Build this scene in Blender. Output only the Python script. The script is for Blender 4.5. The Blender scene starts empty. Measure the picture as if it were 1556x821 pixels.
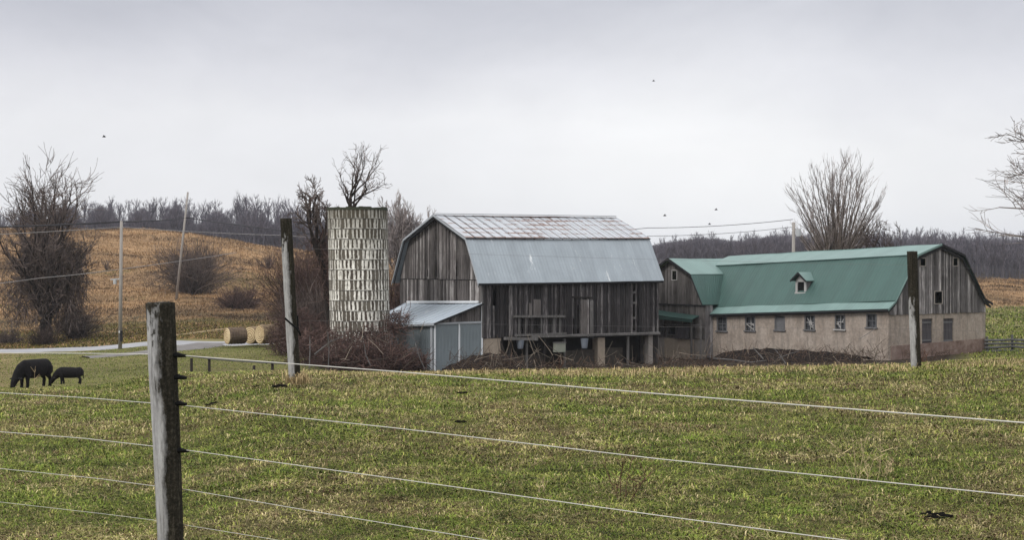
import bpy, math, random
import numpy as np
from mathutils import Vector, Matrix

# ------------------------------------------------------------ camera, sky, sun
scene = bpy.context.scene
COL = scene.collection
F, CX, HY, CZ = 2400.0, 778.0, 400.0, 1.6      # focal length in photo pixels, centre column, horizon row, eye height
cam_data = bpy.data.cameras.new("camera")
cam = bpy.data.objects.new("camera", cam_data); COL.objects.link(cam)
cam.location = (0, 0, CZ); cam.rotation_euler = (math.radians(90), 0, 0)
cam_data.sensor_width = 36.0; cam_data.lens = 36.0 * F / 1556.0
cam_data.shift_y = -10.5 / 1556.0
cam_data.clip_start = 0.1; cam_data.clip_end = 9000
scene.camera = cam
scene.view_settings.view_transform = 'Standard'; scene.view_settings.look = 'None'
scene.view_settings.gamma = 1; scene.view_settings.exposure = 0.22
scene.render.engine = 'CYCLES'
scene.cycles.max_bounces = 6; scene.cycles.diffuse_bounces = 3; scene.cycles.volume_bounces = 1
scene.cycles.transparent_max_bounces = 12
try:
    scene.cycles.use_denoising = True
    scene.cycles.volume_step_rate = 4
except Exception: pass

SUN_EL, SUN_AZ = math.radians(42), math.radians(225)     # azimuth clockwise from +Y : light comes from behind-left
world = bpy.data.worlds.new("World"); scene.world = world; world.use_nodes = True
wt = world.node_tree; wt.nodes.clear()

class NT:
    """small helper for node trees"""
    def __init__(s, tree): s.t = tree
    def n(s, kind, ins=None, **props):
        nd = s.t.nodes.new(kind)
        for k, v in props.items(): setattr(nd, k, v)
        if ins:
            for k, v in ins.items(): s.set(nd.inputs[k], v)
        return nd
    def set(s, inp, v):
        if isinstance(v, bpy.types.NodeSocket): s.t.links.new(v, inp)
        elif isinstance(v, bpy.types.Node): s.t.links.new(v.outputs[0], inp)
        else:
            if isinstance(v, (tuple, list)) and len(v) == 3 and inp.type == 'RGBA': v = (*v, 1)
            inp.default_value = v
    def math(s, op, a, b=0.0, c=None, clamp=False):
        nd = s.t.nodes.new('ShaderNodeMath'); nd.operation = op; nd.use_clamp = clamp
        s.set(nd.inputs[0], a); s.set(nd.inputs[1], b)
        if c is not None: s.set(nd.inputs[2], c)
        return nd.outputs[0]
    def mix(s, f, a, b, mode='MIX'):
        nd = s.t.nodes.new('ShaderNodeMix'); nd.data_type = 'RGBA'; nd.blend_type = mode
        s.set(nd.inputs[0], f); s.set(nd.inputs[6], a); s.set(nd.inputs[7], b)
        return nd.outputs[2]
    def ramp(s, f, stops, interp='LINEAR'):
        nd = s.t.nodes.new('ShaderNodeValToRGB'); cr = nd.color_ramp; cr.interpolation = interp
        while len(cr.elements) < len(stops): cr.elements.new(0.5)
        for e, (p, c) in zip(cr.elements, stops):
            e.position = p; e.color = (c, c, c, 1) if isinstance(c, (int, float)) else (*c, 1)
        s.set(nd.inputs[0], f); return nd.outputs[0]
    def coords(s, kind='Object', scale=(1, 1, 1), loc=(0, 0, 0)):
        tc = s.t.nodes.new('ShaderNodeTexCoord'); mp = s.t.nodes.new('ShaderNodeMapping')
        s.t.links.new(tc.outputs[kind], mp.inputs[0])
        mp.inputs['Scale'].default_value = scale; mp.inputs['Location'].default_value = loc
        return mp.outputs[0]
    def noise(s, vec, scale=1, detail=4, rough=.6, dist=0):
        return s.n('ShaderNodeTexNoise', {'Vector': vec, 'Scale': scale, 'Detail': detail, 'Roughness': rough, 'Distortion': dist}).outputs[0]

w = NT(wt)
sky = w.n('ShaderNodeTexSky', sky_type='NISHITA', sun_disc=False, sun_elevation=SUN_EL, sun_rotation=SUN_AZ)
bg_sky = w.n('ShaderNodeBackground', {'Color': sky.outputs[0], 'Strength': 0.1})
tc = w.n('ShaderNodeTexCoord')
sx = w.n('ShaderNodeSeparateXYZ', {'Vector': tc.outputs['Generated']})
mp = w.n('ShaderNodeMapping', {'Vector': tc.outputs['Generated'], 'Scale': (4, 4, 9), 'Location': (2.3, 0, .9)})
cn = w.noise(mp.outputs[0], 1.0, 6, .55, .4)
elev = w.math('ADD', sx.outputs['Z'], w.math('MULTIPLY', w.math('SUBTRACT', cn, .5), .10))
grad = w.ramp(elev, [(0.0, (.70, .715, .755)), (.045, (.74, .745, .775)), (.085, (.75, .75, .775)), (.12, (.66, .66, .70)), (.165, (.50, .505, .555)), (.24, (.75, .755, .80)), (.45, (1.15, 1.15, 1.17)), (1, (1.5, 1.5, 1.5))])
cn2 = w.noise(w.n('ShaderNodeMapping', {'Vector': tc.outputs['Generated'], 'Scale': (7, 7, 15)}).outputs[0], 1.3, 5, .6, .3)
cloud = w.mix(.5, grad, w.ramp(cn2, [(.3, .92), (.7, 1.05)]), 'MULTIPLY')
# a broad brighter break in the cloud deck towards the right of the view
dt = w.n('ShaderNodeVectorMath', {0: tc.outputs['Generated'], 1: Vector((.115, .99, .085)).normalized()}, operation='DOT_PRODUCT')
glow = w.ramp(dt.outputs['Value'], [(.978, 0.0), (.9965, .6), (1, 1.0)])
cloud = w.mix(glow, cloud, w.mix(1.0, cloud, (1.12, 1.12, 1.10), 'MULTIPLY'))
bg_cloud = w.n('ShaderNodeBackground', {'Color': cloud, 'Strength': 1.0})
mixw = w.n('ShaderNodeMixShader', {0: .93, 1: bg_sky.outputs[0], 2: bg_cloud.outputs[0]})
out = w.n('ShaderNodeOutputWorld', {'Surface': mixw.outputs[0]})

sl = bpy.data.lights.new("sun", 'SUN'); sl.energy = 1.5; sl.angle = math.radians(20); sl.color = (1, .97, .93)
sun = bpy.data.objects.new("sun", sl); COL.objects.link(sun)
sd = Vector((math.sin(SUN_AZ) * math.cos(SUN_EL), math.cos(SUN_AZ) * math.cos(SUN_EL), math.sin(SUN_EL)))
sun.rotation_euler = sd.to_track_quat('Z', 'Y').to_euler()

# ------------------------------------------------------------ helpers
R = random.Random(7)
NPR = np.random.default_rng(11)

def px_X(px, D): return (px - CX) / F * D
def py_Z(py, D): return CZ - (py - HY) / F * D
def along(o, d, px):
    k = (px - CX) / F
    return (k * o[1] - o[0]) / (d[0] - k * d[1])

def vnoise(x, y, seed=0):
    xi = np.floor(x).astype(np.int64); yi = np.floor(y).astype(np.int64)
    fx = x - xi; fy = y - yi; fx = fx * fx * (3 - 2 * fx); fy = fy * fy * (3 - 2 * fy)
    def h(a, b):
        n = (a * 374761393 + b * 668265263 + seed * 1442695041) & 0x7fffffff
        n = ((n ^ (n >> 13)) * 1274126177) & 0x7fffffff
        return ((n ^ (n >> 16)) & 0xffff) / 65535.0
    return (h(xi, yi) * (1 - fx) + h(xi + 1, yi) * fx) * (1 - fy) + (h(xi, yi + 1) * (1 - fx) + h(xi + 1, yi + 1) * fx) * fy
def fbm(x, y, seed=0, o=4):
    v = 0; a = .5; s = 0
    for i in range(o):
        v = v + a * vnoise(x * 2 ** i, y * 2 ** i, seed + i); s += a; a *= .5
    return v / s

def tag(o, label=None, cat=None, group=None, kind=None):
    if label: o['label'] = label
    if cat: o['category'] = cat
    if group: o['group'] = group
    if kind: o['kind'] = kind
    return o
def empty(name, loc, rz=0):
    o = bpy.data.objects.new(name, None); COL.objects.link(o); o.location = loc; o.rotation_euler = (0, 0, rz)
    o.empty_display_size = .3
    return o
def link_mesh(name, me, m=None, parent=None, smooth=False):
    if m is not None: me.materials.append(m)
    o = bpy.data.objects.new(name, me); COL.objects.link(o)
    if parent is not None:
        o.parent = parent
        M = Matrix.Translation(parent.location) @ parent.rotation_euler.to_matrix().to_4x4()
        if parent.parent is not None: M = Matrix.Translation(parent.parent.location) @ M
        me.transform(M.inverted())
    if smooth: me.polygons.foreach_set('use_smooth', [True] * len(me.polygons))
    return o
def np_mesh(name, V, Fc, col=None):
    """V (n,3), Fc (m,k) same-size faces, col (n,3) per vertex"""
    me = bpy.data.meshes.new(name); V = np.asarray(V, np.float32); Fc = np.asarray(Fc, np.int32)
    me.vertices.add(len(V)); me.vertices.foreach_set('co', V.ravel())
    k = Fc.shape[1]; me.loops.add(Fc.size); me.loops.foreach_set('vertex_index', Fc.ravel())
    me.polygons.add(len(Fc)); me.polygons.foreach_set('loop_start', np.arange(0, Fc.size, k, dtype=np.int32))
    me.polygons.foreach_set('loop_total', np.full(len(Fc), k, np.int32))
    me.update(calc_edges=True)
    if col is not None:
        a = me.color_attributes.new('tint', 'FLOAT_COLOR', 'POINT')
        c = np.ones((len(V), 4), np.float32); c[:, :3] = col; a.data.foreach_set('color', c.ravel())
    return me

class MB:
    def __init__(s): s.v = []; s.f = []
    def poly(s, pts):
        b = len(s.v); s.v += [tuple(p) for p in pts]; s.f.append(tuple(range(b, b + len(pts))))
    def hexa(s, a, b):
        """a, b : lists of 4 points (two opposite faces)"""
        i = len(s.v); s.v += [tuple(p) for p in a] + [tuple(p) for p in b]
        s.f += [(i+3, i+2, i+1, i), (i+4, i+5, i+6, i+7)] + [(i+k, i+(k+1) % 4, i+4+(k+1) % 4, i+4+k) for k in range(4)]
    def bar(s, p, q, wd, th=None, up=(0, 0, 1)):
        p = Vector(p); q = Vector(q); d = (q - p).normalized(); th = th or wd
        a = d.cross(Vector(up))
        if a.length < 1e-4: a = d.cross(Vector((1, 0, 0)))
        a.normalize(); b = a.cross(d).normalized(); a *= wd / 2; b *= th / 2
        s.hexa([p - a - b, p + a - b, p + a + b, p - a + b], [q - a - b, q + a - b, q + a + b, q - a + b])
    def slab(s, pts, n, t):
        """planar polygon extruded along n by t"""
        pts = [Vector(p) for p in pts]; n = Vector(n).normalized() * t; i = len(s.v); k = len(pts)
        s.v += [tuple(p) for p in pts] + [tuple(p + n) for p in pts]
        s.f += [tuple(range(i + k - 1, i - 1, -1)), tuple(range(i + k, i + 2 * k))]
        s.f += [(i + j, i + (j + 1) % k, i + k + (j + 1) % k, i + k + j) for j in range(k)]
    def tube(s, P, rad, sides=6, cap=True):
        P = [Vector(p) for p in P]; b0 = len(s.v); n = len(P)
        for i, p in enumerate(P):
            d = (P[min(i + 1, n - 1)] - P[max(i - 1, 0)]).normalized()
            a = d.cross(Vector((0.13, .91, .2)))
            if a.length < 1e-3: a = d.cross(Vector((1, 0, 0)))
            a.normalize(); b = d.cross(a)
            r = rad[i] if hasattr(rad, '__len__') else rad
            for j in range(sides):
                t = 2 * math.pi * j / sides
                s.v.append(tuple(p + a * math.cos(t) * r + b * math.sin(t) * r))
        for i in range(n - 1):
            for j in range(sides):
                k = (j + 1) % sides
                s.f.append((b0 + i*sides + j, b0 + i*sides + k, b0 + (i+1)*sides + k, b0 + (i+1)*sides + j))
        if cap:
            s.f.append(tuple(range(b0 + sides - 1, b0 - 1, -1))); e = b0 + (n - 1) * sides
            s.f.append(tuple(range(e, e + sides)))
    def build(s, name, m, parent=None, smooth=False):
        me = bpy.data.meshes.new(name); me.from_pydata(s.v, [], s.f); me.update()
        return link_mesh(name, me, m, parent, smooth)

def material(name, rough=.9, spec=.3, metal=0.0):
    m = bpy.data.materials.new(name); m.use_nodes = True; t = m.node_tree; t.nodes.clear(); h = NT(t)
    b = h.n('ShaderNodeBsdfPrincipled', {'Roughness': rough, 'Metallic': metal}); b.inputs['Specular IOR Level'].default_value = spec
    h.n('ShaderNodeOutputMaterial', {'Surface': b.outputs[0]}); return m, h, b
def bump(h, b, height, strength=.3, dist=.05):
    nd = h.n('ShaderNodeBump', {'Height': height, 'Strength': strength, 'Distance': dist}); h.set(b.inputs['Normal'], nd.outputs[0])

# ------------------------------------------------------------ materials
M = {}
def simple(name, c, var=.35, scale=3, rough=.95, spec=.06, stretch=(1, 1, 1)):
    m, h, b = material(name, rough, spec)
    nz = h.noise(h.coords('Object', stretch), scale, 5)
    h.set(b.inputs['Base Color'], h.mix(nz, tuple(x * (1 - var) for x in c), tuple(min(1, x * (1 + var)) for x in c)))
    M[name] = m; return m
def boards_mat(name, dark, mid, light, zs=.5, island=1.0):
    m, h, b = material(name, .93, .12)
    g = h.n('ShaderNodeNewGeometry')
    vec = h.coords('Object', (7, 7, zs))
    ri = g.outputs['Random Per Island']
    off = h.n('ShaderNodeVectorMath', {0: vec}, operation='ADD'); h.set(off.inputs[1], h.n('ShaderNodeCombineXYZ', {'X': h.math('MULTIPLY', ri, 37.0), 'Z': h.math('MULTIPLY', ri, 91.0)}).outputs[0])
    n1 = h.noise(off.outputs[0], 1.6, 6, .7)
    n2 = h.noise(h.coords('Object', (.5, .5, .35)), 1.2, 4, .6)
    n3 = h.noise(h.coords('Object', (26, 26, 1.3)), 1.0, 4, .7)
    f = h.math('ADD', h.math('MULTIPLY', h.math('ADD', h.math('MULTIPLY', ri, 1.15), -.07), .42 * island), h.math('MULTIPLY', n1, .55))
    f = h.math('ADD', f, h.math('MULTIPLY', h.math('SUBTRACT', n2, .5), .45))
    f = h.math('ADD', f, h.math('MULTIPLY', h.math('SUBTRACT', n3, .5), .95))
    c = h.ramp(f, [(.16, dark), (.48, mid), (.66, tuple(x * 1.5 for x in mid)), (.85, light)])
    h.set(b.inputs['Base Color'], c); bump(h, b, n3, .5, .03); M[name] = m
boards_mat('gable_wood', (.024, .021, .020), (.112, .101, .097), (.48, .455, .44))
boards_mat('shaded_side_wood', (.008, .0075, .008), (.045, .041, .042), (.30, .28, .275))  # darker side boards; the long side's shade is put into their colour
boards_mat('stable_wood', (.022, .02, .02), (.115, .107, .107), (.48, .455, .45))
boards_mat('wing_wood', (.04, .036, .034), (.125, .115, .11), (.27, .255, .245), island=.6)
boards_mat('plank_wood', (.022, .02, .02), (.105, .10, .097), (.42, .40, .39))
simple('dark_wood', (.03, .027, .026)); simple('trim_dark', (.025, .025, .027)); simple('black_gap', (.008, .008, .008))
simple('trim_grey', (.33, .35, .37), .2, rough=.5); simple('white_trim', (.62, .64, .66), .12, rough=.5)
simple('concrete', (.26, .235, .215), .3, 1.5); simple('light_stone', (.30, .25, .20), .35, 3.5)
simple('window_frame', (.13, .13, .135), .3); simple('pale_frame', (.36, .35, .34), .25)
simple('blue_plastic', (.16, .18, .21), .2); simple('pale_box', (.24, .25, .21), .2)
simple('door_wood', (.075, .07, .075), .6, 2, stretch=(8, 8, .6))
simple('cable', (.05, .05, .055), .1); simple('pale_cable', (.22, .21, .21), .1)
simple('rubble', (.055, .048, .042), .7, 2.5); simple('pole_wood', (.27, .25, .23), .4, 2, stretch=(5, 5, .8)); simple('pole_box', (.40, .41, .42), .1)
simple('rail_wood', (.10, .10, .10), .6, 2.5); simple('small_post', (.035, .03, .03), .4)
simple('bird', (.02, .02, .02)); simple('insulator', (.008, .008, .008), rough=.4)
simple('poly_wire', (.50, .485, .44), .12, 30, rough=.6)
simple('old_wire', (.16, .15, .15), .2)
simple('dung', (.006, .0055, .005), .3)
simple('soil', (.015, .012, .011), .85, 4)
simple('stalk', (.42, .33, .2), .25, 8); simple('dark_stalk', (.10, .055, .04), .3, 8)

def tint_mat(name, rough=.9, spec=.10, trans=0.0):
    m, h, b = material(name, rough, spec)
    a = h.n('ShaderNodeAttribute', attribute_name='tint')
    h.set(b.inputs['Base Color'], a.outputs['Color']); M[name] = m
tint_mat('grass_tint'); tint_mat('twig_tint')

# glass (dusty dark panes)
m, h, b = material('dusty_glass', .25, .5)
nz = h.noise(h.coords('Object', (2, 2, 2)), 2, 4); h.set(b.inputs['Base Color'], h.ramp(nz, [(.35, (.015, .016, .018)), (.7, (.08, .085, .095))])); M['dusty_glass'] = m

# bare metal roof, blue grey, with pale scuffs
def metal_roof(name, base, light, rust=0.0, axis_u=(1, 0), rough=.42, bands=0.0):
    m, h, b = material(name, rough, .5, .25)
    uv = h.n('ShaderNodeUVMap', uv_map='UV')
    mpn = h.n('ShaderNodeMapping', {'Vector': uv.outputs[0], 'Scale': (1.6, .25, 1)})
    n1 = h.noise(mpn.outputs[0], 1.5, 6, .65)
    n2 = h.noise(uv.outputs[0], .8, 5, .6)
    c = h.mix(h.ramp(n1, [(.3, 0.0), (.75, 1.0)]), base, tuple(x * 1.18 for x in base))
    c = h.mix(h.ramp(n2, [(.35, 0.0), (.8, .35)]), c, tuple(x * .8 for x in base))
    # pale rubbed patches, long down the slope
    mp2 = h.n('ShaderNodeMapping', {'Vector': uv.outputs[0], 'Scale': (1.3, .28, 1), 'Location': (3.1, 7.7, 0)})
    n3 = h.noise(mp2.outputs[0], .9, 7, .72)
    c = h.mix(h.ramp(n3, [(.605, 0.0), (.67, .8)]), c, light)
    sp = h.n('ShaderNodeSeparateXYZ', {'Vector': uv.outputs[0]})
    if rust:
        # sheets 0.62 m wide, 0.8 m long, rust creeping out of the laps and seams
        fu = h.math('FRACT', h.math('DIVIDE', sp.outputs[0], .93)); fv = h.math('FRACT', h.math('DIVIDE', sp.outputs[1], .95))
        eu = h.math('MINIMUM', fu, h.math('SUBTRACT', 1.0, fu)); ev = h.math('MINIMUM', fv, h.math('SUBTRACT', 1.0, fv))
        seam = h.ramp(eu, [(0.0, 1.0), (.05, .8), (.13, 0.0)]); lap = h.ramp(ev, [(0.0, 1.0), (.10, .75), (.2, 0.0)])
        rn = h.noise(h.n('ShaderNodeMapping', {'Vector': uv.outputs[0], 'Scale': (1.0, 2.0, 1)}).outputs[0], .75, 6, .74)
        big = h.noise(uv.outputs[0], .16, 2, .5)
        rr = h.math('ADD', h.math('MULTIPLY', lap, .25), h.math('MULTIPLY', seam, .20))
        rr = h.math('ADD', rr, h.math('ADD', rn, h.math('MULTIPLY', h.math('SUBTRACT', big, .5), .9)))
        rm = h.ramp(rr, [(.625, 0.0), (.70, rust)])
        rc = h.ramp(h.noise(uv.outputs[0], 3.0, 4), [(.3, (.10, .05, .038)), (.7, (.25, .14, .10))])
        c = h.mix(rm, c, rc)
        wsh = h.noise(h.n('ShaderNodeMapping', {'Vector': uv.outputs[0], 'Scale': (1.1, .9, 1)}).outputs[0], .7, 5, .7)
        c = h.mix(h.ramp(wsh, [(.5, 0.0), (.72, .35)]), c, (.36, .36, .37))
        c = h.mix(h.math('MULTIPLY', h.ramp(eu, [(0.0, 1.0), (.05, .9), (.10, 0.0)]), .9), c, (.07, .06, .06))
    if bands:
        fb = h.math('FRACT', h.math('DIVIDE', sp.outputs[0], .9)); sb = h.n('ShaderNodeTexWhiteNoise', {'W': h.math('FLOOR', h.math('DIVIDE', sp.outputs[0], .9))}, noise_dimensions='1D').outputs[0]
        c = h.mix(1.0, c, h.ramp(sb, [(0, 1 - bands), (1, 1 + bands * .6)]), 'MULTIPLY')
        c = h.mix(h.math('MULTIPLY', h.ramp(fb, [(0, 1.0), (.06, 0.0)]), bands * 1.6), c, tuple(x * .45 for x in base))
        dn = h.noise(uv.outputs[0], .55, 7, .75); c = h.mix(h.ramp(dn, [(.5, 0.0), (.75, .30)]), c, tuple(x * .55 + .02 for x in base))
        st_ = h.noise(h.n('ShaderNodeMapping', {'Vector': uv.outputs[0], 'Scale': (2.4, .12, 1)}).outputs[0], 1.3, 6, .75)
        c = h.mix(1.0, c, h.ramp(st_, [(.3, .93), (.7, 1.06)]), 'MULTIPLY')
    h.set(b.inputs['Base Color'], c)
    rib = h.math('SINE', h.math('MULTIPLY', sp.outputs[0], 2 * math.pi / .3))
    bump(h, b, h.math('ADD', h.math('MULTIPLY', rib, .3), h.math('MULTIPLY', n1, .9)), .55, .05)
    M[name] = m
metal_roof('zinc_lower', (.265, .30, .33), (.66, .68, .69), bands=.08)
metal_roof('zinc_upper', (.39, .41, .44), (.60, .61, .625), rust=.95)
metal_roof('zinc_shed', (.40, .45, .50), (.66, .68, .70))
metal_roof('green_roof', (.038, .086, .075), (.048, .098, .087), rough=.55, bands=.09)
metal_roof('green_skylit', (.135, .215, .20), (.15, .235, .22), rough=.5, bands=.07)  # lighter copy of the green roof, sky sheen put into the colour
metal_roof('shed_panel', (.17, .20, .215), (.36, .36, .355), rough=.5)

# stucco walls with dirt and a pinkish patched foot
m, h, b = material('stucco', .95, .1)
oc = h.coords('Object'); n1 = h.noise(oc, .8, 6, .65); n2 = h.noise(oc, 5, 5, .7)
c = h.ramp(n1, [(.25, (.25, .205, .17)), (.5, (.35, .295, .25)), (.75, (.42, .365, .315))])
c = h.mix(.6, c, h.ramp(n2, [(.3, .5), (.7, 1.2)]), 'MULTIPLY')
st = h.noise(h.coords('Object', (1.6, 1.6, .25)), 1.5, 6, .7); c = h.mix(h.ramp(st, [(.46, 0.0), (.70, .6)]), c, (.13, .115, .10))
h.set(b.inputs['Base Color'], c); bump(h, b, n2, .5, .04); M['stucco'] = m
m, h, b = material('patched_foot', .95, .1)
oc = h.coords('Object'); n1 = h.noise(oc, 1.3, 6, .7)
h.set(b.inputs['Base Color'], h.ramp(n1, [(.3, (.10, .065, .05)), (.5, (.19, .135, .115)), (.7, (.27, .21, .18))])); bump(h, b, n1, .6, .06); M['patched_foot'] = m

# silo staves: UV u counts staves, v counts courses
m, h, b = material('silo_staves', .9, .15)
uv = h.n('ShaderNodeUVMap', uv_map='UV'); sp = h.n('ShaderNodeSeparateXYZ', {'Vector': uv.outputs[0]})
warp = h.noise(uv.outputs[0], 1.1, 5, .7)
rowr = h.n('ShaderNodeTexWhiteNoise', {'W': h.math('FLOOR', sp.outputs[1])}, noise_dimensions='1D').outputs[0]
uu = h.math('ADD', h.math('ADD', sp.outputs[0], h.math('MULTIPLY', rowr, .8)), h.math('MULTIPLY', h.math('SUBTRACT', warp, .5), .7)); vv = h.math('ADD', sp.outputs[1], h.math('MULTIPLY', h.math('SUBTRACT', h.noise(uv.outputs[0], 1.7, 4, .7), .5), .28))
fu = h.math('FRACT', uu); fv = h.math('FRACT', vv)
eu = h.math('MINIMUM', fu, h.math('SUBTRACT', 1.0, fu)); ev = h.math('MINIMUM', fv, h.math('SUBTRACT', 1.0, fv))
cell = h.n('ShaderNodeTexWhiteNoise', {'Vector': h.n('ShaderNodeCombineXYZ', {'X': h.math('FLOOR', uu), 'Y': h.math('FLOOR', sp.outputs[1])}).outputs[0]}, noise_dimensions='2D').outputs[0]
n2 = h.noise(uv.outputs[0], 3.2, 5, .75)
n4 = h.noise(h.n('ShaderNodeMapping', {'Vector': uv.outputs[0], 'Scale': (.25, .3, 1)}).outputs[0], 1, 3, .6)
ins = h.math('MINIMUM', h.math('SUBTRACT', eu, .15), h.math('MULTIPLY', h.math('SUBTRACT', ev, .02), 2.2))
ins = h.math('ADD', ins, h.math('ADD', h.math('MULTIPLY', h.math('SUBTRACT', n2, .5), .48), h.math('MULTIPLY', h.math('SUBTRACT', cell, .5), .36)))
ins = h.math('ADD', ins, h.math('MULTIPLY', h.math('SUBTRACT', n4, .5), .35))
darkf = h.ramp(ins, [(.02, 0.0), (.11, 1.0)])
white = h.ramp(h.noise(uv.outputs[0], 1.5, 5, .7), [(.25, (.26, .25, .21)), (.42, (.55, .535, .48)), (.58, (.88, .86, .79))])
dark = h.ramp(cell, [(0.0, (.045, .034, .026)), (.5, (.075, .062, .05)), (1.0, (.15, .135, .11))])
c = h.mix(darkf, white, dark)
hv = h.ramp(sp.outputs[1], [(0.0, 1.0), (1.0, 1.0)])
run = h.noise(h.n('ShaderNodeMapping', {'Vector': uv.outputs[0], 'Scale': (.9, .10, 1)}).outputs[0], 1.0, 6, .75); c = h.mix(h.ramp(run, [(.50, 0.0), (.68, .72)]), c, (.075, .062, .045))
topm = h.math('MULTIPLY', h.math('SUBTRACT', sp.outputs[1], 11.0), .22, clamp=True)
c = h.mix(h.math('MULTIPLY', topm, .62), c, (.06, .052, .035))
joint = h.ramp(ev, [(0.0, 1.0), (.035, 0.0)]); c = h.mix(h.math('MULTIPLY', joint, .55), c, (.06, .055, .045))
h.set(b.inputs['Base Color'], c); bump(h, b, h.math('SUBTRACT', 1.0, darkf), .7, .04); M['silo_staves'] = m
simple('silo_rim', (.045, .05, .035), .5, 3); simple('iron_hoop', (.09, .085, .075), .4, 6)

# fence posts : pale weathered left side, ragged dark right side, dark mossy top
def post_mat(name, thr, topz, lean=0.0, k=9.0):
    m, h, b = material(name, .95, .12)
    tcn = h.n('ShaderNodeTexCoord'); sp = h.n('ShaderNodeSeparateXYZ', {'Vector': tcn.outputs['Object']})
    n1 = h.noise(h.coords('Object', (6, 6, 1.3)), 1.4, 6, .7); n2 = h.noise(h.coords('Object', (45, 45, 3.5)), 1.0, 6, .75); n3 = h.noise(h.coords('Object', (14, 14, 9)), 1.5, 5, .7)
    n5 = h.noise(h.coords('Object', (60, 60, 60)), 1.0, 3, .7)
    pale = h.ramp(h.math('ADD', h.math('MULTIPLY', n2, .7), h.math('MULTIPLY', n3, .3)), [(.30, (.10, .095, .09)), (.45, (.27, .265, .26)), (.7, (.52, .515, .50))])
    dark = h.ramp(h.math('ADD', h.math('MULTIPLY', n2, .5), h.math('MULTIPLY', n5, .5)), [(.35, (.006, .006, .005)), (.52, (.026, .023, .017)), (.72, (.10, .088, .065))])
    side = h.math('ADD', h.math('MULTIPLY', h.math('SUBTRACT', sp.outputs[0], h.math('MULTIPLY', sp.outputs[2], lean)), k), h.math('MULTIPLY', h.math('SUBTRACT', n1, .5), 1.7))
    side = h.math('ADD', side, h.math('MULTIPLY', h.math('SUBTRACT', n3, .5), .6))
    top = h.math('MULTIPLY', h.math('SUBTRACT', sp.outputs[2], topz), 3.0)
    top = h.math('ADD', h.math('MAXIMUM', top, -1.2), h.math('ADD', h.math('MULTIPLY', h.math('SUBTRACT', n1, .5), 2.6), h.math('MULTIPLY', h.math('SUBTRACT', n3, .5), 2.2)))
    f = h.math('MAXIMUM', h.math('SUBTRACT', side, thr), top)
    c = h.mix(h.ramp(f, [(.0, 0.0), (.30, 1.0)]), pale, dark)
    h.set(b.inputs['Base Color'], c); bump(h, b, n2, .8, .012); M[name] = m
post_mat('post_near', -.30, 1.30, -.0395, 10.0); post_mat('post_mid', -.10, 1.9, -.0526, 10.0); post_mat('post_far', -.34, 1.15, -.033, 10.0)

# hay
m, h, b = material('hay_side', .95, .05)
n1 = h.noise(h.coords('Object', (1, 9, 9)), 1.2, 5, .7); h.set(b.inputs['Base Color'], h.ramp(n1, [(.3, (.11, .075, .05)), (.7, (.36, .28, .18))])); M['hay_side'] = m
m, h, b = material('hay_end', .95, .05)
tcn = h.n('ShaderNodeTexCoord'); wv = h.n('ShaderNodeTexWave', {'Vector': tcn.outputs['Object'], 'Scale': 1.6, 'Distortion': 4.0, 'Detail': 4.0}, wave_type='RINGS', rings_direction='X')
h.set(b.inputs['Base Color'], h.ramp(wv.outputs[1], [(.1, (.30, .21, .11)), (.8, (.62, .50, .31))])); M['hay_end'] = m
m, h, b = material('hay_dark', .95, .05)
n1 = h.noise(h.coords('Object', (1, 9, 9)), 1.2, 5, .7); h.set(b.inputs['Base Color'], h.ramp(n1, [(.3, (.055, .04, .032)), (.7, (.20, .15, .11))])); M['hay_dark'] = m
m, h, b = material('cow_hide', .7, .07)
n1 = h.noise(h.coords('Object'), 9, 4); h.set(b.inputs['Base Color'], h.ramp(n1, [(.3, (.005, .005, .006)), (.8, (.016, .014, .014))])); M['cow_hide'] = m
# bark
_simple = simple
simple('bark', (.085, .068, .058), .45, 2.5, stretch=(3, 3, .8)); simple('bark_pale', (.20, .175, .16), .35, 2.5, stretch=(3, 3, .8))
simple('twig', (.105, .082, .073), .3, 1.5); simple('twig_pale', (.22, .19, .18), .25, 1.5); simple('twig_red', (.085, .055, .048), .35, 1.0)
simple('bark_dark', (.03, .024, .021), .45, 2.5, stretch=(3, 3, .8)); simple('twig_dark', (.05, .036, .031), .35, 1.2)
simple('hazy_mass_bark', (.112, .104, .122), .3, .3)  # bluish distance haze put into the woodland's bark colour

for nm in ('twig', 'twig_pale', 'twig_red', 'twig_dark', 'hazy_mass_bark', 'bark_dark', 'bark', 'stick_pale', 'stick_brown', 'stalk', 'dark_stalk'):
    if nm in ('stick_pale', 'stick_brown'): _simple(nm, (.15, .125, .10) if nm == 'stick_pale' else (.075, .052, .04), .35, 2)
    t_ = M[nm].node_tree; h_ = NT(t_); b_ = [n for n in t_.nodes if n.type == 'BSDF_PRINCIPLED'][0]; src = b_.inputs['Base Color'].links[0].from_socket
    a_ = h_.n('ShaderNodeAttribute', attribute_name='tint'); h_.set(b_.inputs['Base Color'], h_.mix(1.0, src, a_.outputs['Color'], 'MULTIPLY'))

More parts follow.
